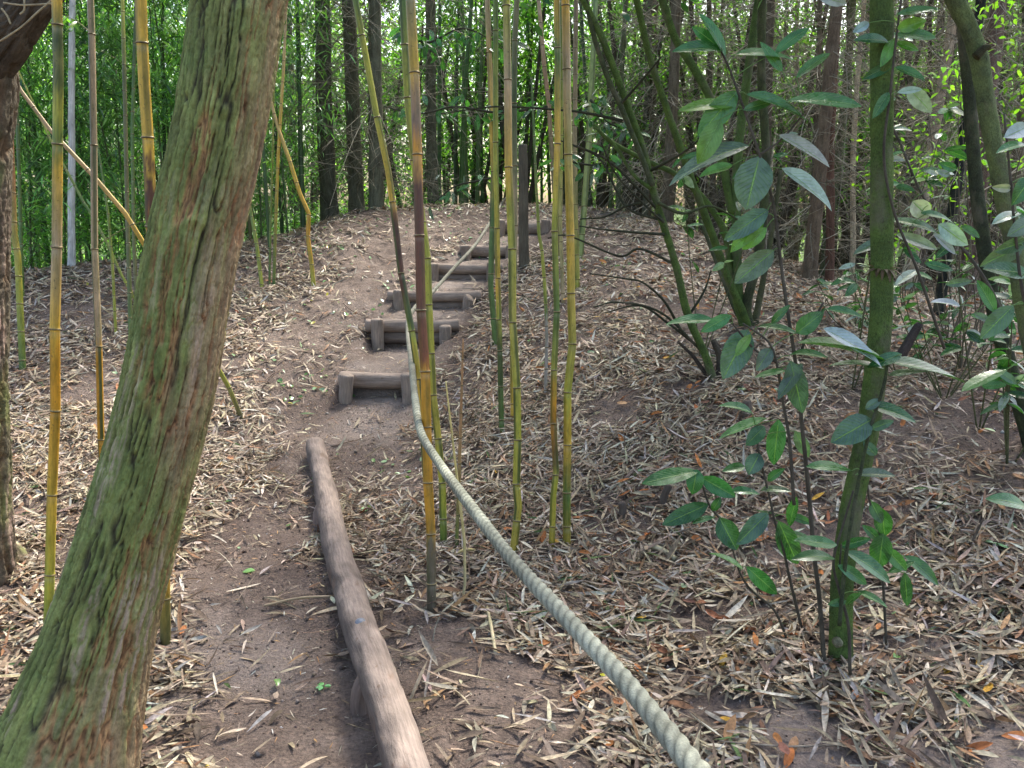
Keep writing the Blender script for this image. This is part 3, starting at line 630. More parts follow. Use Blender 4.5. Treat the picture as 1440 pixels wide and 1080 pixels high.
    cane([(752, 215), (754, 260), (758, 330), (762, 352), (766, 400), (768, 440), (769, 480), (767, 556)], 5, 'knobbly grey-green stem rising beside the dark post', [(200, GN), (400, GY_), (440, GN), (450, (.35, .3, .25)), (556, (.3, .26, .22))], .2, None, [352, 390, 428], .1, stripe=0, group=gm, top=1.75, leafy=False)
build_canes()

# ------------------------------------------------------------------ the big leaning trunk and the left edge tree
def bark_tree(name, cen, rad, label, side_moss, top, base_col, seed, res=.0032, depth=.0105, group=None, furrow=74., crown=True, rusty=1.0, cat='tree', extra=None):
    pth = crom(np.column_stack([cen, rad]), int(np.linalg.norm(np.diff(cen, axis=0), axis=1).sum()/res))
    p, r = pth[:, :3], pth[:, 3]; ns = int(2*pi*r.mean()/res); t, a, b = frames(p); n = len(p)
    s = np.concatenate([[0], np.cumsum(np.linalg.norm(np.diff(p, axis=0), axis=1))])[:, None]; ph = (np.arange(ns)*2*pi/ns)[None]
    cx, cy = np.cos(ph)*.13, np.sin(ph)*.13; S = s
    wx = .25*fbm(cx*12, cy*12, S*8, seed+9, 3); wy = .25*fbm(cx*12+5, cy*12, S*8, seed+19, 3)
    wx = wx*1.5; wy = wy*1.5
    n1 = vn((cx*furrow)+wx*1.6, (cy*furrow)+wy*1.6, S*furrow*.05, seed)
    n1 = n1+.22*vn(cx*furrow*2.2, cy*furrow*2.2, S*furrow*.3, seed+33)
    n2 = vn((cx*furrow*2.1)+wx*2, (cy*furrow*2.1)+wy*2, S*furrow*.26, seed+1)
    n3 = fbm(cx*190, cy*190, S*75, seed+2, 3)
    f1 = sst(0, .27, np.abs(n1)); f2 = sst(0, .35, np.abs(n2))
    plate = sst(0, .16, np.abs(vn(cx*furrow*.8+4, cy*furrow*.8, S*26, seed+41))); h = .62*f1+.30*f2*f1+.20*plate*f1+.22*n3
    lump = .16*fbm(cx*16, cy*16, S*2.6, seed+5, 2)
    rr = r[:, None]+depth*(h-.6)+.022*lump*r.mean()/.13
    if extra: rr = rr+extra(ph, s)
    V = p[:, None]+rr[..., None]*(np.cos(ph)[..., None]*a[:, None]+np.sin(ph)[..., None]*b[:, None])
    # colours: moss on one side, tan ridges and rusty cracks on the other
    rx = (np.cos(ph)[..., None]*a[:, None]+np.sin(ph)[..., None]*b[:, None])[..., 0]  # world x of the outward direction
    ms = side_moss(rx, s, fbm(cx*22, cy*22, S*3, seed+7, 4), fbm(cx*60, cy*60, S*22, seed+8, 3))
    ck = (1-sst(.0, .085, np.abs(n1)))[..., None]; tan = np.array(base_col); moss = np.array((.10, .132, .040)); moss2 = np.array((.215, .235, .068)); rust = np.array((.40, .19, .09)); dark = np.array((.05, .04, .03))
    mv = (.5+.5*fbm(cx*30, cy*30, S*9, seed+12, 3))[..., None]
    mo = moss*(1-mv)+moss2*mv
    C = tan*(1-ms[..., None])+mo*ms[..., None]
    cr = (1-f1)*sst(-.1, .25, vn(cx*14, cy*14, S*1.5, seed+14)+.5*rx)
    cr = cr*rusty; C = C*(1-cr[..., None]*.8)+rust*cr[..., None]*.8
    dkk = (1-f1)*(1-sst(-.1, .25, vn(cx*14, cy*14, S*1.5, seed+14)+.5*rx))
    C = C*(1-dkk[..., None]*.75)+dark*dkk[..., None]*.75
    pk = sst(.25, .5, np.abs(n1))*f2*sst(.05, .4, vn(cx*20+3, cy*20, S*2.2, seed+15))*(1-sst(.25, .62, s/s.max()))
    C = C*(1-pk[..., None]*.75)+np.array((.34, .235, .19))*pk[..., None]*.75
    C = C*(1-ck*.7)+np.array((.03, .022, .014))*ck*.7
    i = np.arange(n-1)[:, None]*ns; j = np.arange(ns)[None]; j2 = (j+1) % ns
    Q = np.stack([i+j, i+j2, i+ns+j2, i+ns+j], -1).reshape(-1, 4)
    B = np.stack(np.broadcast_arrays(cx, cy, S), -1).reshape(-1, 3)
    root = empty(name, cen[0], label, cat, group)
    MB().add(V.reshape(-1, 3), Q, None, C.reshape(-1, 3), None, B).obj('trunk', M_BARK, root)
    return root, p, r
def row(l, r, v, Y): c = P((l+r)/2, v, Y); return c
TR = [(-36, 184, 1120, 2.06), (63, 213, 900, 2.14), (125, 256, 720, 2.2), (176, 300, 540, 2.26), (208, 331, 360, 2.32), (247, 370, 180, 2.4), (273, 400, 0, 2.5), (290, 420, -120, 2.58), (320, 440, -300, 2.7)]
cen, rad = [], []
for i, (l, r, v, Y) in enumerate(TR):
    j0, j1 = max(i-1, 0), min(i+1, len(TR)-1)
    du = (TR[j1][0]+TR[j1][1]-TR[j0][0]-TR[j0][1])/2; dv = TR[j1][2]-TR[j0][2]
    cs = abs(dv)/math.hypot(du, dv); t = Y/(CT+(540-v)/F*ST)
    cen.append(P((l+r)/2, v, Y)); rad.append((r-l)*cs/2/F*t)
d0_ = (cen[0]-cen[1])*1.0; cen = [cen[0]+d0_*3, cen[0]+d0_*2, cen[0]+d0_]+cen; rad = [rad[0]*1.3, rad[0]*1.2, rad[0]*1.08]+rad
SC = np.concatenate([[0], np.cumsum(np.linalg.norm(np.diff(np.array(cen), axis=0), axis=1))]); s_at = lambda v: float(np.interp(-v, [-t[2] for t in TR], SC[3:3+len(TR)]))
for k in range(3): cen.append(cen[-1]+(cen[-1]-cen[-2])+np.array((.02, .05, .12*k))); rad.append(rad[-1]*.93)
def knob(ph, s):
    r = 0
    for s0, p0, am in ((s_at(325), .25, .020), (s_at(178), .35, .016), (s_at(45), .5, .014), (s_at(560), -.3, .006)):
        d = ((ph-p0+pi) % (2*pi)-pi); r = r+am*np.exp(-(d/.28)**2-((s-s0)/.035)**2)-am*.8*np.exp(-(d/.16)**2-((s-s0+.012)/.018)**2)
    return r
def moss1(rx, s, n, n2): return np.clip(sst(-.6, .45, -rx*.85+.66+.9*n-.35*(1-sst(s_at(1080), s_at(700), s)))*.95+.15*n2, 0, 1)
def build_big():
    t1, p, r = bark_tree('leaning_tree', np.array(cen), np.array(rad), 'big mossy tree with deeply furrowed bark, leaning right across the left foreground', moss1, 0, (.25, .175, .10), 50, extra=knob)
    cr = leaf_cloud(2600, 1.5, 1.1, (.07, .12), (.03, .05), GLEAF, [4, 3, 3, 1], 40, csize=.4, prof='ovate').mesh('crown', M_LL)
    link('crown', cr, t1, loc=tuple(p[-1]+np.array((.2, .4, 1.0))-np.array(t1.location)))
    # left edge tree: trunk with a fork reaching right
    Y = 3.7
    c2 = [P(-60, 840, Y), P(-60, 790, Y), P(-58, 600, Y), P(-58, 400, Y), P(-60, 200, Y), P(-60, 90, Y), P(-90, -20, Y), P(-110, -200, Y+.1), P(-130, -420, Y+.2)]
    c2[0] = G(-48, 800)-np.array((0, 0, .1)); r2 = [.27, .225, .19, .178, .19, .20, .17, .14, .11]
    def moss2(rx, s, n, n2): return np.clip(sst(.1, .9, .2+.9*n-.2*sst(1.2, 1.9, s)), 0, .8)
    t2, p2, r_ = bark_tree('edge_tree', np.array(c2), np.array(r2), 'dark rough-barked tree cut off by the left edge, forking near the top', moss2, 0, (.105, .085, .06), 90, res=.006, depth=.018, furrow=44, rusty=.25)
    cb = np.array([P(-60, 140, Y), P(-15, 80, Y-.02), P(22, 32, Y-.04), P(68, -25, Y-.06), P(130, -90, Y-.1), P(210, -240, Y-.2)])
    pp = crom(np.column_stack([cb, [.075, .085, .078, .068, .062, .05]]), 320)
    mb = MB(); add_tube(mb, pp[:, :3], pp[:, 3], 90, True, (.085, .068, .05), disp=lambda ph, s, r: .012*vn(np.cos(ph)*4, np.sin(ph)*4, s*9, 3)+.012*sst(0, .4, np.abs(vn(np.cos(ph)*9, np.sin(ph)*9, s*9, 5))))
    mb.obj('branch', M_BARKF, t2)
    link('crown', cr, t2, loc=tuple(p2[-1]+np.array((.1, .3, .8))-np.array(t2.location)))
    mb = MB()
    for q in ([(0, 58), (30, 38), (52, 18), (72, 0), (85, -20)], [(5, 4), (30, 7), (60, 6), (80, 4)], [(34, 0), (34, 14), (28, 20)], [(2, 12), (10, 22), (15, 34)]):
        w = np.array([P(u, v, 3.43) for u, v in q]); w = crom(w, 20); add_tube(mb, w, .0035, 6, C=(.36, .30, .19))
    tag(mb.obj('vine', M_TWIG), 'thin pale dry vine crossing the fork of the dark tree at the top left', 'vine')
build_big()

# ------------------------------------------------------------------ rail log, steps, rope, post
def log_mesh(mb, p, r, ns=28, C=(.3, .22, .17), seed=0, amp=.06, bevel=True, side=None):
    n = max(12, int(np.linalg.norm(np.asarray(p[-1])-np.asarray(p[0]))/.02))
    rr = np.broadcast_to(np.asarray(r, float), (len(p),))
    q = crom(np.column_stack([p, rr]), n)
    if bevel:
        e = .012; d0 = q[1, :3]-q[0, :3]; d0 /= np.linalg.norm(d0); d1 = q[-1, :3]-q[-2, :3]; d1 /= np.linalg.norm(d1)
        q = np.vstack([q[:1], q[:1], q, q[-1:], q[-1:]])
        q[0, :3] -= d0*e; q[0, 3] *= .82; q[1, :3] -= d0*e*.5; q[1, 3] *= .95; q[-1, :3] += d1*e; q[-1, 3] *= .82; q[-2, :3] += d1*e*.5; q[-2, 3] *= .95
    V, Q, T, CC, U, B = tube(q[:, :3], q[:, 3], ns, True, C, disp=lambda ph, s, r: r*(amp*vn(np.cos(ph)*1.5, np.sin(ph)*1.5, s*5, seed)+amp*.4*vn(np.cos(ph)*4, np.sin(ph)*4, s*16, seed+1)))
    B = B+np.array((seed*3.1, 0, seed*1.7))
    mb.add(V, Q, T, CC if side is None else side(V, CC), U, B)
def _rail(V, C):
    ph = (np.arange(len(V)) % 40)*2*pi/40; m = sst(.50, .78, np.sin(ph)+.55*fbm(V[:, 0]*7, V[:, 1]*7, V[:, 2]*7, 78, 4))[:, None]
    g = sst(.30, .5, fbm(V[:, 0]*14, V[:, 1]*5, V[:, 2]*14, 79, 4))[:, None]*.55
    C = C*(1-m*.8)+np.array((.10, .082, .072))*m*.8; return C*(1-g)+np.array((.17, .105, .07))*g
def build_wood():
    px = [(443, 628, 27), (455, 680, 29), (466, 735, 35), (478, 790, 40), (494, 840, 44), (509, 893, 48), (531, 950, 53), (551, 1010, 60), (570, 1075, 62), (592, 1140, 68)]
    pts, rad = [], []
    for u, v, w in px:
        Yg = G(u, min(v+w*.45, 1300))[1] if v < 1100 else 2.2
        p = P(u, v, 1); pts.append((u, v, w))
    Ys = [5.5, 4.88, 4.27, 3.74, 3.36, 2.99, 2.68, 2.42, 2.18, 1.97]
    W = []
    for (u, v, w), Y in zip(px, Ys):
        t = Y/(CT+(540-v)/F*ST); r = w/F*t/2; p = P(u, v, Y); W.append((*p, r))
    W = np.array(W)
    print('rail z', np.round(W[:, 2], 2), 'r', np.round(W[:, 3], 3), 'ground', np.round(H(W[:, 0], W[:, 1]), 2))
    root = empty('path_rail', (W[0, 0], W[0, 1], 0), 'long smooth grey-brown log on short stakes edging the path', 'log rail')
    def side(V, C):
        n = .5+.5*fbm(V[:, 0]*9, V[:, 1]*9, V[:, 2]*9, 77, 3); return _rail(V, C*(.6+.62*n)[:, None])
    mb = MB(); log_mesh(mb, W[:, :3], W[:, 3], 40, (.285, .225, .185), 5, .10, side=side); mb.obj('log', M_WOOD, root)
    for u, v, Y, w, hh in ((505, 985, 2.68, .032, .17), (452, 720, 4.5, .05, .1)):
        g = P(u, v, Y); z0 = float(H(np.array([g[0]]), np.array([g[1]]))[0]); top = float(np.interp(-Y, -W[:, 1], W[:, 2]))-.01
        mb = MB(); log_mesh(mb, np.array([(g[0], Y, z0-.1), (g[0]+.005, Y, (z0+top)/2), (g[0]+(.035 if Y < 3 else .02), Y, top+(.01 if Y < 3 else 0))]), w, 24, (.22, .165, .135), 9+int(u)); mb.obj('stake', M_WOOD, root)
    # bolt head on the log
    Yb = 2.99; c = np.array([np.interp(-Yb, -W[:, 1], W[:, k]) for k in range(4)])
    cc = c[:3]+np.array((.0, -.35, .92))*c[3]*1.07; ax = np.array((.0, -.35, .92)); ax /= np.linalg.norm(ax)
    mb = MB(); pr = [(-.01, .0), (-.01, .0195), (.003, .0195), (.006, .016), (.008, .009), (.0085, .001)]
    add_tube(mb, np.array([cc+ax*a for a, _ in pr]), [max(b, .0005) for _, b in pr], 20, True); mb.obj('bolt', M_BOLT, root)
    # steps
    names = ['lowest log step, wide single log between two stakes', 'second log step up, two stacked logs with a round sawn end showing', 'third log step up with its right stake leaning out', 'fourth log step up, log end hidden behind the rope',
             'fifth log step up, short log near the top of the mound', 'topmost log step on the crest beside the dark post']
    for i, s in enumerate(S3):
        cx = (s['x0']+s['x1'])/2; hw = (s['x1']-s['x0'])/2; Y = s['Y']; z = s['z']; r = .062 if s['n'] == 1 else .058
        if i in (2, 3): r = .052
        if i == 5: r = .075
        root = empty('log_step', (cx, Y, z-s['rise']), names[i], 'log step', 'log steps climbing the mound')
        yw = random.uniform(-.02, .02)
        L = hw+(.075 if i in (1, 2, 3) else .03)
        mb = MB(); log_mesh(mb, np.array([(cx-L, Y+.0-yw, z-r+.004), (cx-L*.3, Y+.005, z-r), (cx+L*.4, Y-.004, z-r-.003), (cx+L, Y+yw, z-r+.006)]), [r*1.02, r, r*.97, r*.98], 32, (.30, .235, .185), 20+i); mb.obj('tread_log', M_WOOD, root)
        if s['n'] == 2:
            r2 = r*.95; mb = MB(); log_mesh(mb, np.array([(cx-L*.93, Y+.015, z-2*r-r2+.01), (cx, Y+.02, z-2*r-r2+.006), (cx+L*.93, Y+.012, z-2*r-r2+.01)]), r2, 28, (.20, .155, .125), 30+i); mb.obj('lower_log', M_WOOD, root)
        for sg in (-1, 1):
            xs = cx+sg*(hw-.03); zt = z+.01-(.05 if sg > 0 and i in (1, 2) else .0)-random.uniform(0, .02); yf = Y-r-.045
            g = float(H(np.array([xs]), np.array([yf]))[0]); ln_ = random.uniform(-.012, .012)
            mb = MB(); log_mesh(mb, np.array([(xs-ln_, yf, min(g, z-s['rise'])-.08), (xs, yf, z-s['rise']*.5), (xs+ln_, yf-.004, zt)]), .053, 26, (.27, .215, .17), 40+i*2+sg); mb.obj('stake', M_WOOD, root)
    # dark post
    g = G(737, 376)
    root_p = P(735, 205, g[1]); mb = MB(); log_mesh(mb, np.array([g-np.array((0, 0, .15)), (g+root_p)/2, root_p]), [.055, .050, .045], 26, (.12, .105, .075), 61, .05)
    o = mb.obj('rope_post', M_WOOD); tag(o, 'dark round wooden post standing beside the top steps', 'post')
    # rope
    rp = [(1060, 1190, .80), (985, 1090, .97), (882, 962, 1.22), (800, 873, 1.48), (720, 786, 1.85), (662, 712, 2.32), (620, 655, 2.85), (592, 608, 3.3), (584, 562, 3.75), (579, 512, 4.5), (574, 455, 5.7), (584, 432, 6.4), (606, 413, 7.2), (640, 375, 8.1), (668, 345, 8.8), (690, 312, 9.5), (708, 284, 10.1), (727, 262, g[1]-.06)]
    q = crom(np.array([P(u, v, t) for u, v, t in rp]), 3600)
    pit = .100; r0 = .0150
    def dsp(ph, s, r):
        a = (ph-2*pi*(s+.012*vn(s*2.3, 0, 0, 8))/pit)*3; return r0*((.17+.04*vn(s*5, 0, 0, 6))*np.abs(np.cos(a/2))-.10)+.0006*vn(ph*3, s*60, 0, 9)
    n = len(q); ns = 30; ph = np.arange(ns)*2*pi/ns; s = np.concatenate([[0], np.cumsum(np.linalg.norm(np.diff(q, axis=0), axis=1))])[:, None]
    val = np.abs(np.cos((ph[None]-2*pi*s/pit)*1.5)); C = np.array((.29, .295, .23))*(.55+.48*val[..., None])*(1+.5*fbm(s*7, 0, 0, 88, 4)+.25*fbm(np.cos(ph)[None]*3, s*30, 0, 89, 3))[..., None]; gr = sst(2.6, 4.2, s)[..., None]*np.ones_like(val)[..., None]
    C = C*(1-gr*.35)+np.array((.36, .30, .22))*gr*.35
    mb = MB(); V, Q, T, CC, U, B = tube(q, r0, ns, True, C.reshape(-1, 3), disp=dsp); mb.add(V, Q, T, CC, U, B)
    o = mb.obj('hand_rope', M_ROPE); tag(o, 'thick twisted grey-green handrail rope running from the foreground up beside the steps', 'rope')
    # cut stubs among the litter
    for k, (u, v, w, h, lab) in enumerate([(873, 728, 11, .07, 'short grey cut stub sticking out of the litter right of the canes'), (930, 718, 10, .12, 'small dark leaning stub in front of the laurel seedlings'), (1048, 590, 12, .09, 'dark snapped stub behind the low laurel leaves')]):
        g = G(u, v); rr = w/F*g[1]/2*1.05; mb = MB(); log_mesh(mb, np.array([g-np.array((0, 0, .06)), g+np.array((.01, 0, h*.5)), g+np.array((.03 if k == 1 else .005, 0, h))]), rr, 16, (.12, .095, .075), 80+k); tag(mb.obj('cut_stump', M_WOOD), lab, 'stump')
    # two fallen straws and split culms that read on their own
    for k, (a, b, w, c, lab) in enumerate([((372, 860), (470, 845), 4, (.42, .30, .18), 'long split straw lying across the bare path'), ((685, 862), (697, 925), 5, (.62, .50, .30), 'pale split bamboo sliver standing beside the rope'), ((1060, 975), (1085, 930), 4, (.5, .42, .3), 'straight straw among leaves below the mossy trunk'),
                                           ((912, 773), (950, 795), 8, (.55, .46, .30), 'flat broken piece of pale cane in the litter'), ((640, 785), (668, 780), 5, (.6, .47, .2), 'short yellow cane splinter behind the rope')]):
        p0, p1 = G(*a), G(*b); mb = MB(); add_tube(mb, crom(np.array([p0+(0, 0, .02), (p0+p1)/2+(0, 0, .03), p1+(0, 0, .015)]), 14), w/F*p0[1]/2, 8, C=c); tag(mb.obj('straw', M_BAM), lab, 'straw')
build_wood()

# ------------------------------------------------------------------ laurels
LC = [(.036, .118, .036), (.05, .16, .042), (.07, .21, .045), (.032, .095, .038)]
def tube_px(mb, pts, Y, w0, w1, c, n=None, ns=12, dY=0.0, seed=0, amp=.05, ground=False, up=0.0):
    """a stem along photo pixels; pts base first"""
    W = []
    for i, (u, v) in enumerate(pts):
        k = i/(len(pts)-1); W.append(P(u, v, Y+dY*k))
    W = np.array(W)
    if ground: W[0, 2] -= .05
    if up > 0:
        d = W[-1]-W[-2]; d /= np.linalg.norm(d); W = np.vstack([W, W[-1]+d*up*.5, W[-1]+d*up+np.array((0, 0, .1))])
    r = np.interp(np.linspace(0, 1, len(W)), [0, 1], [w0/F*Y*1.03/2, w1/F*(Y+dY)*1.03/2])
    q = crom(np.column_stack([W, r]), n or max(14, int(np.linalg.norm(np.diff(W, axis=0), axis=1).sum()/.025)))
    V, Q, T, CC, U, B = tube(q[:, :3], q[:, 3], ns, True, c, disp=lambda ph, s, r: r*((.45*np.exp(-s/.07)*(1+.5*np.cos(ph*4+seed)) if ground and w0 > 9 else 0)+amp*vn(np.cos(ph)*1.5, np.sin(ph)*1.5, s*6, seed)+amp*.6*vn(np.cos(ph)*3, np.sin(ph)*3, s*22, seed+1)))
    mb.add(V, Q, T, CC, U, B+np.array((0, 0, seed*.7))); return q
MO = (.080, .128, .036); MOD = (.065, .08, .04); MB_ = (.075, .08, .04)
def hero(mb, lst, Y, cols=LC):
    """leaves given in photo pixels: (base u, v, tip u, v, apparent width, colour index, [dY])"""
    for e in lst:
        u0, v0, u1, v1, w, ci = e[:6]; dy = e[6] if len(e) > 6 else random.uniform(-.03, .03); yy = Y+(e[7] if len(e) > 7 else random.uniform(-.04, .04))
        A = P(u0, v0, yy); B = P(u1, v1, yy+dy-.02); T = B-A; L = np.linalg.norm(T); px = math.hypot(u1-u0, v1-v0)
        ww = max(w/F*yy*1.03, .36*L if px > 30 else .42*L); app = min(1, (w/F*yy*1.03)/ww); roll = math.acos(app)*.95
        Th = T/L; view = A-np.array((0, 0, CZ)); view /= np.linalg.norm(view); side = np.cross(Th, view); side /= np.linalg.norm(side); N0 = np.cross(side, Th)
        if N0 @ view > 0: N0 = -N0        # facing the camera
        N = N0*math.cos(roll)+side*math.sin(roll)*(1 if side[2] > 0 else -1)
        if abs(side[2]) < .15: N = N0*math.cos(roll)+np.array((0, 0, 1))*math.sin(roll)
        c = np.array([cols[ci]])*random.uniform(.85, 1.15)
        bd = random.uniform(.03, .34); c = c*np.array((random.uniform(.8, 1.35), 1, random.uniform(.8, 1.2)))
        leaves(mb, A[None], (Th+N*bd*.8)[None], N[None], np.array([L*1.03]), np.array([ww]), c, 13, bd, random.uniform(.12, .5), 7, 'ovate', random.uniform(-.6, .6))
def build_laurels():
    DUST = 4; cols = LC+[(.085, .15, .095), (.10, .26, .03), (.36, .41, .40)]  # last colour: near-white sky reflection painted into chosen leaves
    # main mossy trunk
    g = G(1183, 934)
    root = empty('laurel_tree', g, 'slim straight laurel tree with bright green mossy trunk, nearest on the right', 'tree')
    mb = MB(); tube_px(mb, [(1184, 945), (1182, 880), (1186, 800), (1198, 710), (1221, 600), (1236, 480), (1240, 380), (1240, 200), (1240, 0), (1238, -160)], g[1], 33, 27, MO, ns=40, dY=.15, seed=3, ground=True, up=1.2, amp=.07); mb.obj('trunk', M_MOSS, root)
    mb = MB(); tube_px(mb, [(1262, 508), (1277, 482), (1290, 460), (1294, 455)], g[1]+.05, 15, 9, (.05, .04, .035), seed=5, amp=.1); mb.obj('broken_stub', M_BARKF, root)
    mb = MB(); k = 26; a = np.linspace(0, 2*pi, k, endpoint=False); c = P(1241, 378, g[1]+.09); rr = .033
    d = np.stack([np.cos(a), np.sin(a), np.zeros(k)], 1); leaves(mb, c+d*rr*.8, d+np.array((0, 0, .5))*R.normal(0, 1, (k, 1)), np.tile((0, 0, 1.), (k, 1)), R.uniform(.025, .05, k), R.uniform(.012, .02, k), pal(k, [(.12, .08, .04), (.2, .15, .08)], [1, 1]), 5, .6, .3, 3)
    mb.obj('dry_leaf_ruff', M_DRY, root)
    cr = leaf_cloud(1500, .9, .7, (.09, .14), (.035, .05), LC, [3, 3, 2, 2], 26, csize=.3, prof='ovate').mesh('crown', M_LL)
    link('crown', cr, root, loc=(.15, .3, 3.2))
    # cut bole mark as a pale ring low down is left as a small knot
    mb = MB(); c = P(1179, 905, g[1]-.045); add_tube(mb, np.array([c+(0, .02, 0), c, c+(0, -.006, 0)]), [.017, .017, .011], 18, True, (.20, .19, .12)); mb.obj('knot', M_BARKF, root)
    # right bent tree
    root = empty('bent_laurel_tree', P(1475, 600, 3.9), 'smooth green laurel tree with a kinked trunk at the right edge', 'tree')
    mb = MB(); tube_px(mb, [(1480, 700), (1462, 560), (1446, 460), (1426, 345), (1408, 260), (1390, 165), (1374, 70), (1338, -10), (1310, -90)], 3.9, 25, 20, (.12, .16, .07), ns=30, dY=-.1, seed=7, up=1.3, amp=.1); mb.obj('trunk', M_MOSS, root)
    mb = MB(); tube_px(mb, [(1372, 80), (1384, 68), (1392, 66)], 3.78, 12, 7, (.06, .06, .03), seed=8); mb.obj('stub', M_MOSS, root)
    link('crown', cr, root, loc=(-.5, .2, 3.0))
    root = empty('dark_laurel_stem', G(1450, 640), 'dark leaning stem in shade near the right edge, left of the kinked trunk', 'tree')
    mb = MB(); tube_px(mb, [(1455, 640), (1432, 560), (1412, 490), (1395, 420), (1384, 350), (1372, 250), (1362, 120), (1350, -20)], G(1450, 640)[1], 24, 13, (.05, .06, .035), seed=9, up=1., dY=.3); mb.obj('trunk', M_MOSS, root)
    # multi-stem clumps left
    g1 = G(1055, 458); root = empty('laurel_clump', g1, 'laurel with many bare mossy stems fanning from one foot, right of centre', 'tree')
    Yc = g1[1]
    for k, (pts, w0, w1, c) in enumerate([([(1058, 462), (1045, 440), (1025, 395), (1005, 340), (985, 285), (965, 232), (940, 160), (915, 85), (895, 0)], 15, 9, MO), ([(1056, 460), (1050, 430), (1062, 380), (1072, 320), (1077, 220), (1071, 110), (1072, -10)], 17, 12, MOD),
                                          ([(1052, 462), (1040, 425), (1036, 330), (1036, 240), (1045, 150), (1058, 60), (1068, -10)], 16, 13, (.085, .14, .045)), ([(1048, 455), (1030, 400), (1020, 330), (990, 280), (950, 245), (918, 230), (860, 200), (835, 175)], 14, 6, MO),
                                          ([(1030, 300), (1015, 220), (1003, 150), (975, 95), (950, 55), (928, -10)], 15, 11, MO), ([(1060, 455), (1072, 400), (1085, 330), (1098, 240)], 12, 7, MB_), ([(1066, 470), (1040, 448), (1012, 380), (985, 310)], 10, 6, MOD)]):
        mb = MB(); tube_px(mb, pts, Yc, w0*.8, w1*.78, c, seed=20+k, up=.9 if k in (0, 1, 2, 4) else 0, dY=.15*(k-2), ground=k != 4, amp=.08); mb.obj('stem', M_MOSS, root)
    link('crown', cr, root, loc=(.1, .3, 3.3))
    g2 = G(1005, 534); root = empty('laurel_clump', g2, 'laurel with two long dark green stems leaning left over the slope', 'tree')
    Y2 = g2[1]
    for k, (pts, w0, w1, c) in enumerate([([(1008, 538), (990, 495), (968, 445), (950, 372), (928, 300), (915, 255), (903, 205), (870, 115), (845, 50), (815, -10)], 14, 10, MO), ([(918, 262), (900, 215), (875, 155), (855, 110), (835, 50), (822, -10)], 9, 8, MOD), ([(915, 265), (890, 245), (865, 205), (835, 178)], 7, 4, MO),
                                          ([(1010, 538), (1012, 505), (1003, 478)], 14, 10, (.06, .05, .04)), ([(1006, 536), (978, 505), (955, 482)], 8, 5, (.06, .05, .04)), ([(925, 285), (960, 300), (1000, 290), (1040, 310)], 6, 3, MOD)]):
        mb = MB(); tube_px(mb, pts, Y2, w0*.8, w1*.78, c, seed=40+k, up=.9 if k < 2 else 0, dY=.1 if k else .1, ground=k in (0, 3, 4), amp=.08); mb.obj('stem', M_MOSS, root)
    link('crown', cr, root, loc=(-.6, .3, 3.2))
    tw = MB()
    for q in ([(950, 372), (900, 350), (870, 360), (800, 332), (770, 335)], [(930, 310), (880, 290), (845, 225), (806, 205)], [(925, 295), (870, 238), (835, 215), (780, 195)], [(905, 285), (880, 290), (850, 305), (815, 308)], [(940, 330), (870, 325), (815, 318)], [(925, 300), (930, 310), (870, 250), (845, 200)],
              [(985, 490), (940, 455), (900, 430), (850, 440)], [(960, 470), (935, 425), (905, 398), (880, 392), (830, 385)], [(968, 445), (990, 410), (1000, 380)], [(870, 150), (905, 110), (930, 80)], [(915, 240), (960, 215), (990, 190)], [(875, 170), (830, 160), (790, 155), (700, 150), (620, 160)], [(985, 492), (930, 440), (870, 425), (835, 432)]):
        tube_px(tw, q, Y2+.05, 4.5, 1.8, (.05, .055, .035), ns=6, dY=random.uniform(-.6, .3), amp=.1, seed=random.randint(0, 99))
    tw.obj('twigs', M_MOSS, root)
    # sapling in front
    def plant(name, label, stems, lst, Y, cat='seedling', sc=(.07, .06, .045), dY=0.0, mat_=M_LAUREL):
        b = stems[0][0][0]; gg = P(*b, Y); root = empty(name, gg, label, cat, 'laurel seedlings')
        mb = MB()
        for k, (pts, w0, w1) in enumerate(stems): tube_px(mb, pts, Y, w0, w1, sc, ns=10, seed=60+k, ground=k == 0, dY=dY, amp=.06)
        mb.obj('stem', M_MOSS if sc[1] > sc[0] else M_TWIG, root)
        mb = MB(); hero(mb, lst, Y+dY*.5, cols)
        # a petiole for each leaf towards the nearest stem point
        mb.obj('foliage', mat_, root)
        pm = MB(); sp = np.vstack([[P(u, v, Y+dY*.5) for u, v in crom(np.array([(a, b_, 0) for a, b_ in pts]), 40)[:, :2]] for pts, _, _ in stems])
        for e in lst:
            A = P(e[0], e[1], Y+dY*.5); d = np.linalg.norm(sp-A, axis=1); j = np.argmin(d)
            if .004 < d[j] < .16: add_tube(MB(), crom(np.array([sp[j], (sp[j]+A)/2+(0, 0, .006), A]), 8), .0016, 6, C=(.12, .22, .05)).obj('leaf_stalk', M_LL, root)
        return root
    gy = G(1160, 942)[1]
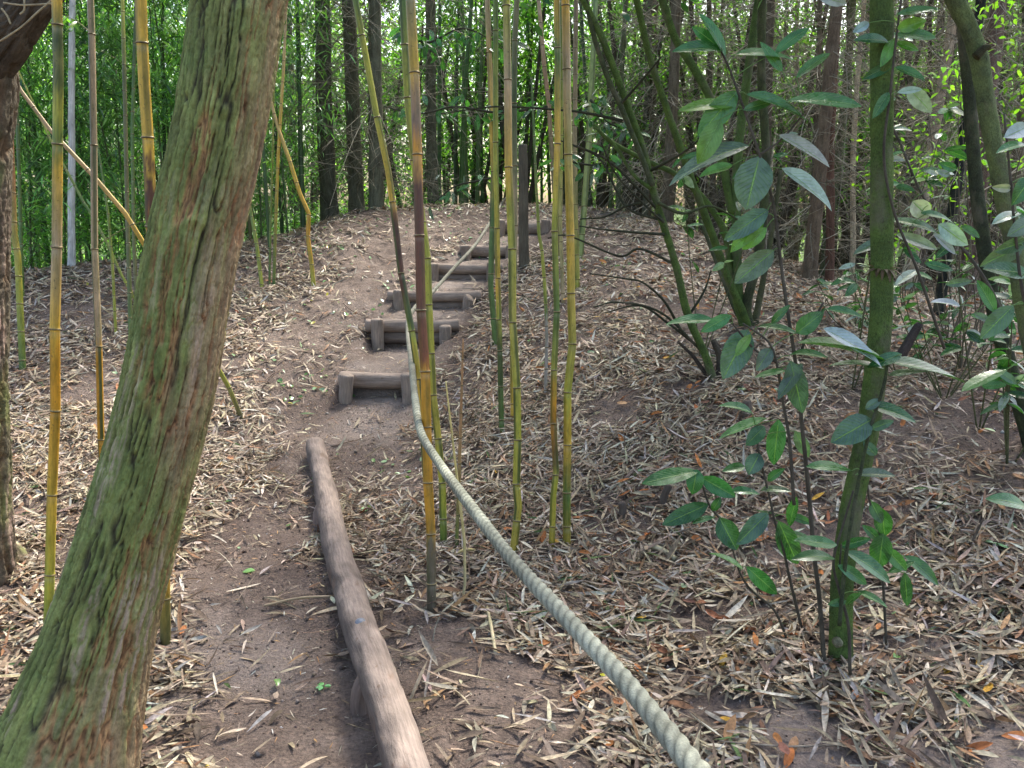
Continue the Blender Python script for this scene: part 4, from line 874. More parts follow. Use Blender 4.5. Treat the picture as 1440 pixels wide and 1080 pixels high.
    plant('laurel_sapling', 'tall thin grey laurel sapling with broad dusty leaves, left of the mossy trunk',
          [([(1162, 942), (1153, 850), (1145, 780), (1137, 690), (1128, 600), (1120, 520), (1108, 440), (1098, 370), (1088, 290), (1068, 218), (1045, 150), (1025, 95), (1012, 68)], 7, 2.6), ([(1125, 500), (1135, 470), (1150, 440), (1158, 425)], 4, 3), ([(1068, 218), (1100, 195), (1130, 160)], 3, 2.5)],
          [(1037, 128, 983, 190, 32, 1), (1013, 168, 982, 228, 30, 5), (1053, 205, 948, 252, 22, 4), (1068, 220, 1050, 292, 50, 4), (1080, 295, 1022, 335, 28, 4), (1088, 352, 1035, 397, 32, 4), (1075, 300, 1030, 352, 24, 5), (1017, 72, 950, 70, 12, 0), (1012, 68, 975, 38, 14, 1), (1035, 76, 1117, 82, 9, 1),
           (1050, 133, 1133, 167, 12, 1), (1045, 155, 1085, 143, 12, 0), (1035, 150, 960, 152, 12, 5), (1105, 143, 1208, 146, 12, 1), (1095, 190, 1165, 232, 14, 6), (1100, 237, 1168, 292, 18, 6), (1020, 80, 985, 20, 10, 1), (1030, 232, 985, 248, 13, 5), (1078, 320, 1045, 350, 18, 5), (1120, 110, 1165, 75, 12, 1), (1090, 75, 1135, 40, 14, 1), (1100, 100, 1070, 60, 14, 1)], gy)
    plant('laurel_sapling', 'laurel sprig with long shining leaves spreading in front of the mossy trunk',
          [([(1182, 860), (1190, 780), (1205, 690), (1222, 610), (1242, 545), (1248, 510)], 6, 4)],
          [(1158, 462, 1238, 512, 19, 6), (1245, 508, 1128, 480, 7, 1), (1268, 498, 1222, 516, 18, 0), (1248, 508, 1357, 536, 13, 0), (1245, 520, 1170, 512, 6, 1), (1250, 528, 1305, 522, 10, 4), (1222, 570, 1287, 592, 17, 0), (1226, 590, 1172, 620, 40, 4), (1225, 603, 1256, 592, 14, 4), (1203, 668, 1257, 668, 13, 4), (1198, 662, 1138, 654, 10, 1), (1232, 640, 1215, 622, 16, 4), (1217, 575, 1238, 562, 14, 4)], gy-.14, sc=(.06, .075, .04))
    plant('laurel_sapling', 'leafy laurel shoot with glossy dark leaves hugging the foot of the mossy trunk',
          [([(1197, 930), (1193, 880), (1180, 830), (1172, 790), (1185, 740), (1200, 690)], 5, 3), ([(1180, 800), (1182, 780), (1183, 765)], 3, 2)],
          [(1177, 766, 1118, 760, 18, 1), (1174, 786, 1118, 784, 14, 0), (1182, 768, 1222, 758, 15, 0), (1188, 776, 1251, 816, 19, 1), (1178, 795, 1218, 820, 18, 1), (1205, 832, 1247, 853, 10, 1), (1190, 845, 1165, 850, 12, 1), (1190, 850, 1210, 835, 10, 1)], gy-.12)
    plant('laurel_sapling', 'small laurel seedling with drooping glossy leaves right of the mossy trunk foot',
          [([(1248, 892), (1243, 840), (1240, 800), (1238, 755), (1222, 700), (1218, 640)], 4, 2.5)],
          [(1242, 750, 1236, 797, 32, 1), (1245, 770, 1274, 802, 20, 1), (1272, 782, 1318, 820, 17, 1), (1272, 805, 1276, 851, 17, 0), (1240, 715, 1244, 753, 26, 1), (1225, 705, 1240, 735, 18, 0), (1236, 760, 1215, 740, 14, 1), (1250, 805, 1285, 790, 12, 1)], gy+.12)
    g4 = G(1110, 893)[1]
    plant('laurel_sapling', 'low curved laurel seedling with two leaves left of the sapling foot', [([(1112, 893), (1090, 860), (1062, 835), (1045, 815), (1035, 790), (1030, 770)], 4, 2.5)],
          [(1050, 797, 1091, 834, 24, 1), (1012, 728, 1035, 772, 32, 0), (1080, 722, 1037, 764, 28, 4), (1045, 800, 1000, 778, 8, 1)], g4-.05)
    g5 = G(1130, 870)[1]
    plant('laurel_sapling', 'upright laurel seedling with pendent pointed leaves, second left of the sapling', [([(1130, 872), (1112, 820), (1102, 775), (1090, 735), (1080, 690), (1068, 640), (1062, 600)], 4.5, 2.5)],
          [(1095, 733, 1121, 792, 32, 0), (1108, 724, 1142, 736, 12, 1), (1100, 750, 1142, 758, 12, 1), (1095, 590, 1088, 652, 27, 1), (1078, 588, 1013, 616, 13, 1), (1057, 580, 1015, 570, 11, 1), (1118, 606, 1137, 642, 19, 4), (1068, 638, 1053, 666, 26, 4), (1047, 656, 1018, 662, 14, 1), (1080, 676, 1101, 660, 12, 1), (1070, 690, 1110, 690, 9, 4), (1075, 600, 1050, 625, 22, 0), (1110, 740, 1120, 700, 14, 0)], g5-.1)
    plant('laurel_sapling', 'spreading laurel seedling with five big leaves in front of the golden canes side', [([(1045, 760), (1018, 735), (1000, 715), (990, 690), (984, 670)], 4, 2.5)],
          [(982, 663, 905, 679, 21, 1), (980, 660, 974, 693, 26, 1), (986, 671, 1033, 698, 25, 1), (996, 709, 934, 737, 26, 0), (1002, 718, 1013, 700, 13, 0), (1028, 690, 1066, 694, 12, 1), (1005, 728, 975, 735, 8, 1)], G(1045, 790)[1]-.12)
    g6 = G(1115, 640)[1]
    plant('laurel_sapling', 'dusty-leaved laurel seedling behind the tall sapling, leaves at mid height', [([(1118, 690), (1110, 620), (1100, 560), (1092, 510), (1080, 480), (1045, 455)], 5, 2.5), ([(1092, 510), (1060, 490), (1030, 455)], 3.5, 2.5)],
          [(1028, 443, 987, 466, 18, 1), (1002, 449, 938, 456, 14, 1), (1052, 464, 1018, 530, 40, 4), (1084, 490, 1064, 520, 22, 4), (1120, 468, 1156, 441, 26, 1), (1163, 434, 1212, 446, 10, 1), (1112, 508, 1128, 578, 32, 4), (1106, 521, 1063, 530, 9, 1), (1055, 470, 1035, 500, 14, 5), (1128, 512, 1095, 560, 20, 4), (1110, 500, 1160, 500, 7, 1), (1065, 460, 1120, 467, 7, 0), (1085, 455, 1110, 430, 12, 0)], min(g6, 3.1)-.25)
    # right side airy sprigs, sky shine painted pale on some leaves (farther)
    plant('laurel_sapling', 'thin laurel stem behind the mossy trunk bearing pale shining leaves', [([(1420, 450), (1400, 420), (1370, 370), (1345, 340), (1318, 310), (1290, 260), (1265, 200), (1240, 150)], 5, 2.5)],
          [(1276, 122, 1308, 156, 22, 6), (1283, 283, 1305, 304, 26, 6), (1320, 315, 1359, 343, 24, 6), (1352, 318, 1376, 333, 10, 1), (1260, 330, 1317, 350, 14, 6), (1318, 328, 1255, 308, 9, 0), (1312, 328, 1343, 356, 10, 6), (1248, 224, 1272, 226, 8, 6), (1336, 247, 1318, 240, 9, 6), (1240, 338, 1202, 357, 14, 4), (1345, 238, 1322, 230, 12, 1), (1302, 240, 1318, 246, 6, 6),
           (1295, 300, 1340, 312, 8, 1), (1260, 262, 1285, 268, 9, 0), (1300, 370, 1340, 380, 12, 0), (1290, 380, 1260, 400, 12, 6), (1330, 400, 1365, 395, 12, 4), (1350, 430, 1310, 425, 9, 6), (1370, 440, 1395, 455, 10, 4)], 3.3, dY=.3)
    plant('laurel_sapling', 'laurel twig with bluish leaves reaching in from the right edge', [([(1475, 500), (1440, 420), (1428, 330), (1420, 240), (1412, 160)], 5, 3)],
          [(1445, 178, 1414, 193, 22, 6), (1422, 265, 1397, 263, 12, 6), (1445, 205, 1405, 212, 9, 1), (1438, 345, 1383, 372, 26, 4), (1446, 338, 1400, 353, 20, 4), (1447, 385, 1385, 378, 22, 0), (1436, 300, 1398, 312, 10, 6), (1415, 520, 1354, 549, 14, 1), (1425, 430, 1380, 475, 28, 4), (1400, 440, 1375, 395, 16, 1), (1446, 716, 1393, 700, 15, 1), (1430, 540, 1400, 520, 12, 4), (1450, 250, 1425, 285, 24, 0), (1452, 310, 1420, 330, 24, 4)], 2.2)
    plant('laurel_sapling', 'upper laurel sprig with green leaves right of the mossy trunk top', [([(1330, 470), (1290, 380), (1258, 300), (1243, 220), (1252, 130), (1262, 40), (1270, -20)], 4, 3)],
          [(1262, 40, 1300, 30, 18, 5), (1258, 55, 1240, 90, 16, 5), (1262, 48, 1315, 52, 12, 1), (1260, 60, 1290, 70, 10, 5), (1255, 90, 1215, 110, 14, 0), (1258, 95, 1300, 112, 10, 1), (1250, 130, 1228, 165, 14, 1), (1262, 20, 1320, 12, 10, 1), (1222, 32, 1200, 45, 12, 6), (1190, 5, 1150, -5, 14, 6), (1262, 130, 1295, 125, 9, 6), (1250, 60, 1205, 55, 10, 0)], 3.0)
    # tiny pale herb at right
    g7 = G(1400, 778); root = empty('herb', g7, 'tiny pale green herb growing from the soil at the far right', 'herb'); mb = MB(); k = 9; d = rdir(k, 0, .3)
    leaves(mb, g7+np.array((0, 0, .035))+d*.01, d, np.tile((0, 0, 1.), (k, 1)), R.uniform(.03, .055, k), R.uniform(.016, .026, k), pal(k, [(.2, .34, .18)], [1]), 6, .2, .1, 3, 'ovate'); mb.obj('leaf_rosette', M_LL, root)
    mb = MB(); add_tube(mb, np.array([g7-(0, 0, .01), g7+(0, 0, .04)]), .002, 6, C=(.1, .2, .05)); mb.obj('stem', M_LL, root)
    g7 = G(455, 970); root = empty('herb', g7, 'small bright green weed on the bare path left of the log', 'herb'); mb = MB(); k = 6; d = rdir(k, 0, .2)
    leaves(mb, g7+np.array((0, 0, .012))+d*.004, d, np.tile((0, 0, 1.), (k, 1)), R.uniform(.02, .03, k), R.uniform(.012, .018, k), pal(k, [(.16, .4, .14)], [1]), 6, .2, .1, 3, 'ovate'); mb.obj('leaf_rosette', M_LL, root)
    mb = MB(); add_tube(mb, np.array([g7-(0, 0, .01), g7+(0, 0, .013)]), .002, 6, C=(.1, .2, .05)); mb.obj('stem', M_LL, root)
    # dark laurel boughs over the steps, top middle
    for k, (q, Y, n, lab) in enumerate([([(770, 150), (700, 158), (640, 150), (590, 160), (540, 150)], 7.2, 30, 'dark laurel bough hanging across the top behind the middle canes'), ([(705, 247), (670, 255), (640, 262), (610, 285)], 7.6, 9, 'drooping laurel twig with pale leaves hanging above the crest'), ([(560, 40), (600, 60), (650, 40), (700, 60)], 7.4, 34, 'laurel bough with dark leaves at the top between the middle canes'), ([(830, 140), (860, 175), (900, 180)], 7.0, 26, 'laurel spray of dark leaves behind the golden canes'), ([(790, 225), (830, 232), (850, 228)], 6.6, 12, 'short dark laurel twig with one red leaf beside the pale green cane')]):
        root = empty('laurel_bough', P(*q[0], Y), lab, 'branch', 'hanging laurel boughs'); mb = MB(); c = tube_px(mb, q, Y, 4, 1.5, (.05, .05, .035), ns=6, seed=k)
        mb.obj('twig', M_TWIG, root); mb = MB(); j = R.integers(0, len(c), n*2); T = rdir(n*2, -1, -.1); cl_ = pal(n*2, LC+[(.09, .12, .09)], [3, 3, 1, 3, 1+6*(k == 1)])
        leaves(mb, c[j][:, :3]+R.normal(0, .05, (n*2, 3)), T, rdir(n*2, 0, 1)+np.array((0, -.4, .3)), R.uniform(.08, .13, n*2), R.uniform(.03, .045, n*2), cl_, 8, R.uniform(0, .3, n*2), .25, 3, 'ovate'); mb.obj('foliage', M_LAUREL, root)
build_laurels()

def build_laurel_shrubs():
    cols = LC+[(.16, .20, .17), (.30, .35, .33)]  # palest entry puts the sky's shine into the leaf colour
    for k, (u, v, Y, n, rx, lab) in enumerate([(1275, 400, 5.6, 70, .42, 'bushy low laurel with bluish shining leaves just right of the mossy trunk'), (1345, 395, 5.0, 80, .40, 'dense laurel bush with bluish leaves between the mossy and kinked trunks'), (1445, 420, 4.2, 60, .32, 'laurel bush with big dark leaves overlapping the right edge'),
                                              (1210, 395, 6.6, 45, .35, 'small laurel bush behind and left of the mossy trunk'), (1230, 130, 5.2, 60, .42, 'high laurel spray of green leaves behind the upper mossy trunk'), (1000, 180, 6.0, 40, .45, 'scattered laurel leaves among the fanned bare stems'), (1415, 250, 4.6, 45, .38, 'airy laurel bush with pale leaves right of the kinked trunk')]):
        p = P(u, v, Y); g = float(H(np.array([p[0]]), np.array([p[1]]))[0]); root = empty('laurel_shrub', (p[0], p[1], g), lab, 'shrub', 'laurel shrubs on the right')
        m = 3 if v < 300 else 6; tips = p+rdir(m)*np.array((rx, rx*.8, rx*.7)); mb = MB()
        b0 = np.array((p[0], p[1], g-.05)); segs = []
        for t in tips:
            c = crom(np.array([b0, b0*.45+t*.55+(0, 0, -.05), t]), 14); segs.append(c); add_tube(mb, c, np.linspace(.005, .0018, 14), 6, C=(.11, .12, .06))
        mb.obj('stems', M_MOSS, root); S_ = np.vstack([c[7:] for c in segs]); j = R.integers(0, len(S_), n); T = rdir(n, -.6, .35)
        mb = MB(); L = R.uniform(.07, .14, n); leaves(mb, S_[j], T, rdir(n, .2, 1)+np.array((0, -.2, .5)), L, L*R.uniform(.32, .44, n), pal(n, cols, [3, 3, 2, 2, 1.5, 1.5], .15), 9, R.uniform(0, .35, n), R.uniform(.1, .4, n), 5, 'ovate', R.normal(0, .35, n)); mb.obj('foliage', M_LAUREL, root)
build_laurel_shrubs()

# ------------------------------------------------------------------ background wood
ORD = ['first', 'second', 'third', 'fourth', 'fifth', 'sixth', 'seventh', 'eighth', 'ninth', 'tenth', 'eleventh', 'twelfth', 'thirteenth', 'fourteenth', 'fifteenth', 'sixteenth', 'seventeenth', 'eighteenth', 'nineteenth', 'twentieth']
def ordw(i):
    if i < 20: return ORD[i]
    tens = {2: 'twenty', 3: 'thirty', 4: 'forty', 5: 'fifty'}[(i+1)//10]; r = (i+1) % 10
    return {'twenty': 'twentieth', 'thirty': 'thirtieth', 'forty': 'fortieth', 'fifty': 'fiftieth'}[tens] if r == 0 else tens+'-'+ORD[r-1]
def twig_variant(seed, nb, lo, hi, lmin, lmax, c, up=0.0):
    r = random.Random(seed); mb = MB()
    for k in range(nb):
        z = r.uniform(lo, hi); a = r.uniform(0, 2*pi); L = r.uniform(lmin, lmax); t = np.linspace(0, 1, 7)[:, None]
        d = np.array((math.cos(a), math.sin(a), r.uniform(-.9, .9)+up)); sag = r.uniform(-.9, .5); sd = np.array((-math.sin(a), math.cos(a), 0))*r.uniform(-.35, .35)
        p = np.array((0, 0, z))+d*L*t+np.array((0, 0, sag*L))*t*t+sd*L*t*t
        cc = np.array(c)*r.uniform(.5, 1.6); R0 = r.uniform(.003, .0062)
        add_tube(mb, p, np.linspace(R0, R0*.4, 7), 4, False, cc)
        for q in range(r.randint(3, 7)):
            s = r.uniform(.2, .95); b = np.array([np.interp(s, t[:, 0], p[:, k_]) for k_ in range(3)]); dd = d+np.array((r.uniform(-1, 1), r.uniform(-1, 1), r.uniform(-.7, .5))); l2 = L*r.uniform(.15, .4); tt = np.linspace(0, 1, 4)[:, None]
            add_tube(mb, b+dd*l2*tt+np.array((0, 0, r.uniform(-.3, .2)*l2))*tt*tt, np.linspace(R0*.55, R0*.25, 4), 3, False, cc)
    return mb.mesh('dead_branches', M_TWIG)
def trunk_mesh(seed, r, h, c, wob=.05, ns=14, st=1.0):
    rr = random.Random(seed); n = 46; t = np.linspace(0, 1, n); lx, ly = rr.uniform(-.03, .03)*h*st, rr.uniform(-.02, .02)*h*st
    p = np.stack([lx*t+wob*vn(t*3, seed, 0, 1), ly*t+wob*vn(t*3, seed+9, 0, 2), -.25+(h+.25)*t], 1); p[:, :2] -= p[:1, :2]
    ra = r*(1.0-.45*t)*(1+.35*np.exp(-(t*h)/.25))
    cc = np.array(c)*(.8+.4*rr.random())
    V, Q, T, C, U, B = tube(p, ra, ns, True, cc, disp=lambda ph, s, r: r*(.10*vn(np.cos(ph)*2, np.sin(ph)*2, s*6, seed)+.07*vn(np.cos(ph)*5, np.sin(ph)*5, s*20, seed)))
    return MB().add(V, Q, T, C, U, B+np.array((0, 0, seed)))
def build_background():
    TWV = [twig_variant(100+k, 125, .2, 5.2, .35, 1.3, (.235, .21, .16)) for k in range(4)]
    TWD = [twig_variant(200+k, 190, .3, 5.2, .4, 1.4, (.20, .18, .135)) for k in range(2)]
    GL2 = [(.10, .20, .045), (.05, .12, .03), (.18, .30, .07), (.035, .08, .03)]
    crown = leaf_cloud(1300, 1.1, .9, (.10, .16), (.03, .05), GLEAF, [4, 3, 3, 1], 24, csize=.4, K=3).mesh('crown', M_FAR)
    def tree(name, u, vb, Y, wpx, label, cat, group, c, tw, h=6.4, m=M_BARKF, cr=True, wob=.06, tws=1.0, lean=0.0):
        X = P(u, vb, Y)[0]; z = float(H(np.array([X]), np.array([Y]))[0]); seed = int(u*7+Y*13) % 9999
        root = empty(name, (X, Y, z), label, cat, group); root['_local'] = 1
        o = trunk_mesh(seed, wpx/F*Y/2, h, c, wob).obj('trunk', m, root); o.rotation_euler = (0, lean, 0)
        if tw is not None:
            o = link('dead_branches', tw, root, loc=(0, 0, .1)); o.rotation_euler = (0, lean, random.uniform(0, 6.28)); o.scale = (tws, tws, 1.0)
        if cr: o = link('crown', crown, root, loc=(lean*h, 0, h)); o.rotation_euler = (0, 0, random.uniform(0, 6.28)); o.scale = (1, 1, random.uniform(.8, 1.2))
        del root['_local']
        return root
    BR = (.135, .112, .078); BD = (.12, .118, .08); BP = (.45, .37, .26); BG = (.10, .115, .06)
    # dark conifers on the left crest
    for k, (u, v, Y, w, lab) in enumerate([(463, 303, 11.8, 25, 'dark straight conifer trunk on the crest, leftmost of the dark trunks left of the canes'), (502, 303, 12.0, 22, 'dark conifer trunk on the crest half merged with its right neighbour'), (529, 305, 11.4, 21, 'dark conifer trunk on the crest just left of the leaning green cane'),
                                           (609, 292, 13.2, 17, 'dark conifer trunk on the crest seen right of the thick purple cane'), (415, 315, 14.5, 16, 'dim conifer trunk farther back above the crooked yellow cane')]):
        tree('conifer', u, v, Y, w, lab, 'tree', 'dark conifers on the crest', BD, TWD[k % 2], wob=.04, tws=1.1)
    spec = [(937, 318, 10.6, 16, 'brown rough trunk standing behind the leaning laurel stems', BR), (905, 305, 12.5, 20, 'stout brown trunk on the crest left of the leaning laurel stems', BR), (1135, 420, 9.0, 19, 'brown scaly conifer trunk standing clear left of the mossy trunk', (.135, .10, .07)), (1357, 430, 9.0, 24, 'broad brown trunk between mossy and kinked trunks', (.13, .09, .07)),
            (1318, 470, 7.4, 15, 'dark smooth leaning trunk right of the mossy trunk', (.03, .034, .03)), (1275, 440, 10.0, 16, 'pale stripped dead trunk just right of the mossy trunk', (.42, .34, .25)), (1196, 430, 10.5, 8, 'thin bleached dead trunk just left of the mossy trunk', BP), (1405, 440, 9.5, 16, 'brown trunk partly behind the kinked green trunk', BR), (1075, 440, 9.8, 13, 'grey-brown trunk behind the laurel clump', BR), (1165, 425, 9.3, 12, 'reddish brown trunk right beside the scaly conifer', (.16, .09, .065))]
    for k, (u, v, Y, w, lab, c) in enumerate(spec):
        tree('thicket_tree', u, v, Y, w, lab, 'tree', 'trunks of the right-hand thicket', c, TWV[k % 4] if w > 9 else None, m=M_BARKF if k != 4 else M_MOSS, lean=.05 if k in (4, 5) else 0)
    r = random.Random(5); us = sorted([845+i*17.5+r.uniform(-8, 8) for i in range(40)])
    for i, u in enumerate(us):
        Y = r.uniform(9.8, 17); w = r.uniform(4.5, 13); c = r.choice([BR, BR, BD, (.17, .14, .11), BG, (.30, .24, .17) if w < 7 else BD])
        tree('thicket_tree', u, 400, Y, w, 'thin crowded trunk in the right-hand thicket, %s from the left' % ordw(i), 'tree', 'thin trunks of the right-hand thicket', c, TWV[i % 4], cr=(i % 9 == 0), wob=.09, lean=r.uniform(-.04, .04), h=r.uniform(5.6, 6.6))
    # thin green bamboo stems behind the crest
    def grove(us, Yr, lab, grp, wr, cols, seed):
        r = random.Random(seed)
        for i, u in enumerate(us):
            Y = r.uniform(*Yr); w = r.uniform(*wr); X = P(u, 290, Y)[0]; z = float(H(np.array([X]), np.array([Y]))[0])
            root = empty('slender_bamboo', (X, Y, z), lab % ordw(i), 'bamboo', grp); root['_local'] = 1
            n = 60; t = np.linspace(0, 1, n); h = r.uniform(4.6, 6); lx, ly = r.uniform(-.45, .45), r.uniform(-.3, .3); p = np.stack([lx*t**1.7, ly*t**1.7, -.15+h*t], 1); rd = w/F*Y/2
            s = t*h; rad_ = rd*(1-.5*t)*(1+.14*np.exp(-(np.abs((s/.24) % 1-.5)/.08)**2))
            c = np.array(r.choice(cols)); C = np.repeat((c*(1-.5*np.exp(-(np.abs((s/.24) % 1-.5)/.06)**2))[:, None]), 8, 0)
            V, Q, T, CC, U, B = tube(p, rad_, 8, True, C); MB().add(V, Q, T, CC, U, B).obj('culm', M_BAM, root)
            o = link('foliage', GF[i % 3], root, loc=(lx*.6, ly*.6, h*.68)); o.rotation_euler = (0, 0, r.uniform(0, 6.28)); del root['_local']
    GF = [leaf_cloud(420, .55, 1.5, (.09, .15), (.012, .02), [(.07, .17, .035), (.12, .25, .05), (.04, .10, .03)], [3, 3, 2], 26, csize=.28, K=3).mesh('foliage', M_BLEAF) for k in range(3)]
    grove([618, 628, 640, 648, 656, 663, 671, 679, 690, 704, 722, 738, 752, 762, 775, 792, 815, 828, 842, 858], (13, 18), 'slender green bamboo behind the crest, %s from the left there', 'thin green bamboos behind the crest', (4, 8), [(.06, .13, .03), (.09, .15, .04), (.05, .08, .03)], 3)
    grove([38, 60, 118, 232, 350, 376, 395, 425], (9.5, 13), 'slim dark green bamboo in the left-hand grove, %s from the left there', 'thin bamboos of the left-hand grove', (4, 7.5), [(.05, .10, .03), (.08, .12, .04), (.13, .12, .04)], 4)
    # leafy bamboo clumps, left
    LB = [leaf_cloud(4200, .85, 2.3, (.10, .19), (.014, .025), [(.10, .23, .065), (.15, .32, .10), (.065, .15, .06), (.26, .44, .15)], [4, 4, 3, 1.6], 75, csize=.26, zc=2.5, droop=.8).mesh('foliage', M_BLEAF) for k in range(3)]
    r = random.Random(8)
    for i, (u, Y) in enumerate([(-40, 9.2), (20, 10.4), (70, 9.6), (130, 10.8), (165, 9.8), (215, 11.2), (255, 10.2), (320, 11.5), (375, 10.9), (420, 12.4), (60, 12.6), (180, 13.3), (300, 13.5), (-110, 10.6)]):
        X = P(u, 300, Y)[0]; z = float(H(np.array([X]), np.array([Y]))[0]); root = empty('bamboo_thicket', (X, Y, z), 'leafy green bamboo clump behind the left mound, %s from the left edge' % ordw(i) if i < 10 else ['deep green bamboo clump in the back row behind the first canes', 'back row bamboo clump behind the leaning trunk', 'back row bamboo clump right of the leaning trunk', 'bamboo clump showing at the extreme left edge'][i-10], 'bamboo clump', 'bamboo clumps behind the left mound'); root['_local'] = 1
        o = link('foliage', LB[i % 3], root); o.rotation_euler = (0, 0, r.uniform(0, 6.28)); o.scale = (1, 1, r.uniform(.85, 1.1)); 
        mb = MB()
        for k in range(3):
            a = r.uniform(0, 6.28); q = .35*math.sqrt(r.random()); t = np.linspace(0, 1, 12)[:, None]; mb_p = np.array((q*math.cos(a), q*math.sin(a), -.1))+np.array((r.uniform(-.5, .5), r.uniform(-.5, .5), 4.6))*t
            add_tube(mb, mb_p, np.linspace(.012, .006, 12), 6, False, (.08, .11, .035))
        mb.obj('culms', M_BAM, root); del root['_local']
    # pale birch and dark hedge at left
    X = P(101, 380, 9.0)[0]; z = float(H(np.array([X]), np.array([9.]))[0]); root = empty('birch', (X, 9, z), 'white birch trunk glimpsed between the first two canes', 'tree'); root['_local'] = 1
    trunk_mesh(4, .036, 5.5, (.66, .66, .62), .02, st=.1).obj('trunk', M_WOOD, root).rotation_euler = (0, .10, 0); link('crown', crown, root, loc=(0, 0, 5.6)); del root['_local']
    # far shrubs: lime, back lit
    LIME = [(.22, .40, .05), (.14, .30, .05), (.30, .46, .10), (.07, .16, .035)]
    FB = [leaf_cloud(4200, 1.7, 3.4, (.10, .20), (.05, .10), LIME, [4, 4, 2, 2], 46, csize=.55, K=3, prof='ovate', zc=3.4).mesh('foliage', M_FAR) for k in range(2)]
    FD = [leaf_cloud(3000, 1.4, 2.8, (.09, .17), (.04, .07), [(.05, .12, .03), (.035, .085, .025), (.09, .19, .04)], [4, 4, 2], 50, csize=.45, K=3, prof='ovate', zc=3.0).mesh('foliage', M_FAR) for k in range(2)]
    stem = MB()
    for k in range(5):
        a = k*1.3; t = np.linspace(0, 1, 8)[:, None]; add_tube(stem, np.array((0, 0, -.2))+np.array((.8*math.cos(a), .8*math.sin(a), 4))*t, np.linspace(.05, .02, 8), 6, False, (.08, .07, .05))
    stem = stem.mesh('stems', M_BARKF)
    def shrub(i, u, Y, fm, lab, grp, s=1.0):
        X = P(u, 300, Y)[0]; z = float(H(np.array([X]), np.array([Y]))[0]); root = empty('shrub', (X, Y, z), lab, 'shrub', grp); root['_local'] = 1
        o = link('foliage', fm, root); o.rotation_euler = (0, 0, r.uniform(0, 6.28)); o.scale = (s, s, s*r.uniform(.9, 1.15)); link('stems', stem, root); del root['_local']
    for i in range(17): shrub(i, -60+i*97+r.uniform(-20, 20), r.uniform(21, 31), FB[i % 2], 'far lime-green shrub lit from behind, %s from the left' % ordw(i), 'far lime-green shrubs', r.uniform(1, 1.4))
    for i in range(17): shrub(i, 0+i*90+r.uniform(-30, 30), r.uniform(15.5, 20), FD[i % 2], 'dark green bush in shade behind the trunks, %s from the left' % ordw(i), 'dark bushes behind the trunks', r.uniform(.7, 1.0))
    FM = [leaf_cloud(3200, 1.2, 2.6, (.08, .15), (.035, .06), [(.10, .24, .045), (.06, .15, .035), (.17, .33, .06), (.035, .08, .025)], [4, 4, 2, 2], 64, csize=.36, K=3, prof='ovate', zc=3.4).mesh('foliage', M_FAR) for k in range(2)]
    for i in range(12): shrub(i, 500+i*82+r.uniform(-20, 20), r.uniform(14.5, 17.5), FM[i % 2], 'loose leafy green shrub among the trunks past the crest, %s from the left' % ordw(i), 'leafy shrubs among the trunks', r.uniform(.8, 1.0))
    for i in range(6): shrub(i, 900+i*100+r.uniform(-20, 20), r.uniform(11.2, 13), FM[i % 2], 'slim leafy shrub mixed into the dead twigs on the right, %s from the left' % ordw(i), 'leafy shrubs in the right-hand thicket', r.uniform(.55, .7))
    # leafy low branches: small bright fresh foliage at right and low at left
    FR = leaf_cloud(260, .5, .75, (.04, .06), (.02, .028), [(.20, .42, .04), (.28, .5, .06), (.14, .3, .04)], [4, 3, 2], 12, csize=.18, K=4, prof='ovate').mesh('foliage', M_FAR)
    for i, (u, v, Y, lab) in enumerate([(1385, 200, 5.6, 'sprays of small bright yellow-green leaves beside the kinked trunk'), (1420, 110, 6.2, 'bright young foliage at the top right corner'), (1290, 230, 7.5, 'light green spray of leaves right of the mossy trunk'), (1350, 310, 6.4, 'low bright leaf spray between mossy and kinked trunks')]):
        p = P(u, v, Y); g = float(H(np.array([p[0]]), np.array([p[1]]))[0]); root = empty('young_shrub', (p[0], p[1], g), lab, 'shrub', 'young bright shrubs at the right'); root['_local'] = 1
        link('foliage', FR, root, loc=(0, 0, p[2]-g)).rotation_euler = (0, 0, i*1.7)
        mb = MB()
        for k in range(5):
            a = k*1.25; t = np.linspace(0, 1, 10)[:, None]; add_tube(mb, np.array((0, 0, -.05))+np.array((.35*math.cos(a), .35*math.sin(a), p[2]-g+.3))*t, np.linspace(.006, .002, 10), 5, False, (.12, .1, .07))
        mb.obj('stems', M_TWIG, root); del root['_local']
    # ferny low greenery on the left behind the crest
    LW = leaf_cloud(900, .6, .45, (.07, .12), (.012, .02), [(.14, .34, .05), (.2, .42, .08), (.08, .2, .04)], [3, 3, 2], 26, csize=.22, zc=.35, droop=-.2).mesh('foliage', M_BLEAF)
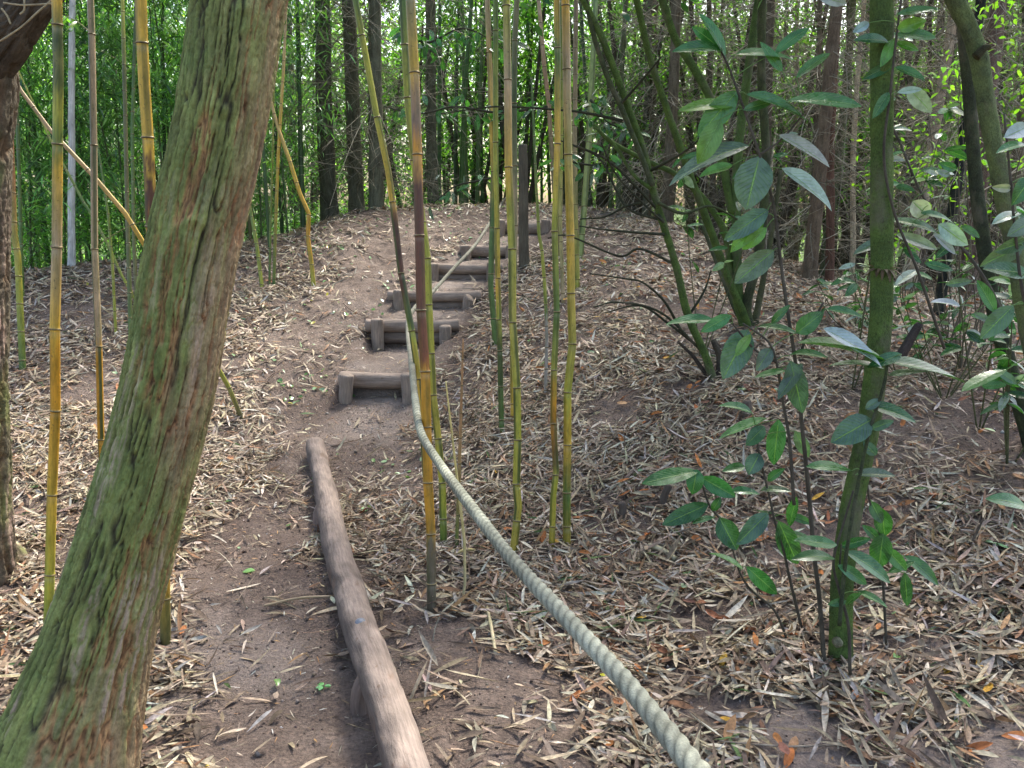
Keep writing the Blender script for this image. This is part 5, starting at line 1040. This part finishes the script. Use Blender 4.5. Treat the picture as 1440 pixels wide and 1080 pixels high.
    for i, (u, Y, lab) in enumerate([(20, 9.5, 'bright low bamboo tuft behind the crest at the left edge'), (75, 9.8, 'bright low bamboo tuft behind the first yellow cane'), (160, 9.9, 'low green tuft behind the left crest near the leaning stem'), (420, 12.6, 'low yellow-green tuft left of the dark conifers'), (470, 13.2, 'low green tuft at the foot of the dark conifers'), (575, 13.5, 'low green tuft behind the crest between middle canes')]):
        X = P(u, 300, Y)[0]; z = float(H(np.array([X]), np.array([Y]))[0]); root = empty('low_bamboo_tuft', (X, Y, z), lab, 'plant', 'low green tufts behind the crest'); root['_local'] = 1
        link('foliage', LW, root).rotation_euler = (0, 0, i); mb = MB()
        for k in range(6):
            a = k*1.05; t = np.linspace(0, 1, 6)[:, None]; add_tube(mb, np.array((0, 0, -.05))+np.array((.3*math.cos(a), .3*math.sin(a), .6))*t, .004, 5, False, (.1, .14, .05))
        mb.obj('stems', M_TWIG, root); del root['_local']
build_background()

# ------------------------------------------------------------------ light
w = bpy.data.worlds.new('World'); sc.world = w; w.use_nodes = True; nt = w.node_tree; nt.nodes.clear()
sky = nt.nodes.new('ShaderNodeTexSky'); sky.sky_type = 'NISHITA'; sky.sun_disc = False
EL, AZ = math.radians(52), math.radians(25)
sky.sun_elevation = EL; sky.sun_rotation = AZ; sky.air_density = 1.0; sky.dust_density = 4.0; sky.ozone_density = 1.0
bg = nt.nodes.new('ShaderNodeBackground'); bg.inputs[1].default_value = .15; out = nt.nodes.new('ShaderNodeOutputWorld')
nt.links.new(sky.outputs[0], bg.inputs[0]); nt.links.new(bg.outputs[0], out.inputs[0])
sd = bpy.data.lights.new('sun', 'SUN'); sd.energy = 2.7; sd.angle = math.radians(9); sd.color = (1, .96, .88)
so = bpy.data.objects.new('sun', sd); col.objects.link(so)
so.rotation_euler = (pi/2-EL, 0, -AZ+pi)
import mathutils
dv = mathutils.Vector((math.sin(AZ)*math.cos(EL), math.cos(AZ)*math.cos(EL), math.sin(EL)))
so.rotation_euler = dv.to_track_quat('Z', 'Y').to_euler()
sc.view_settings.view_transform = 'Standard'; sc.view_settings.look = 'None'; sc.view_settings.exposure = 1.85; sc.view_settings.gamma = 1
sc.cycles.use_denoising = True
sc.cycles.max_bounces = 6; sc.cycles.diffuse_bounces = 3; sc.cycles.glossy_bounces = 2; sc.cycles.transmission_bounces = 3; sc.cycles.transparent_max_bounces = 4
sc.cycles.caustics_reflective = False; sc.cycles.caustics_refractive = False
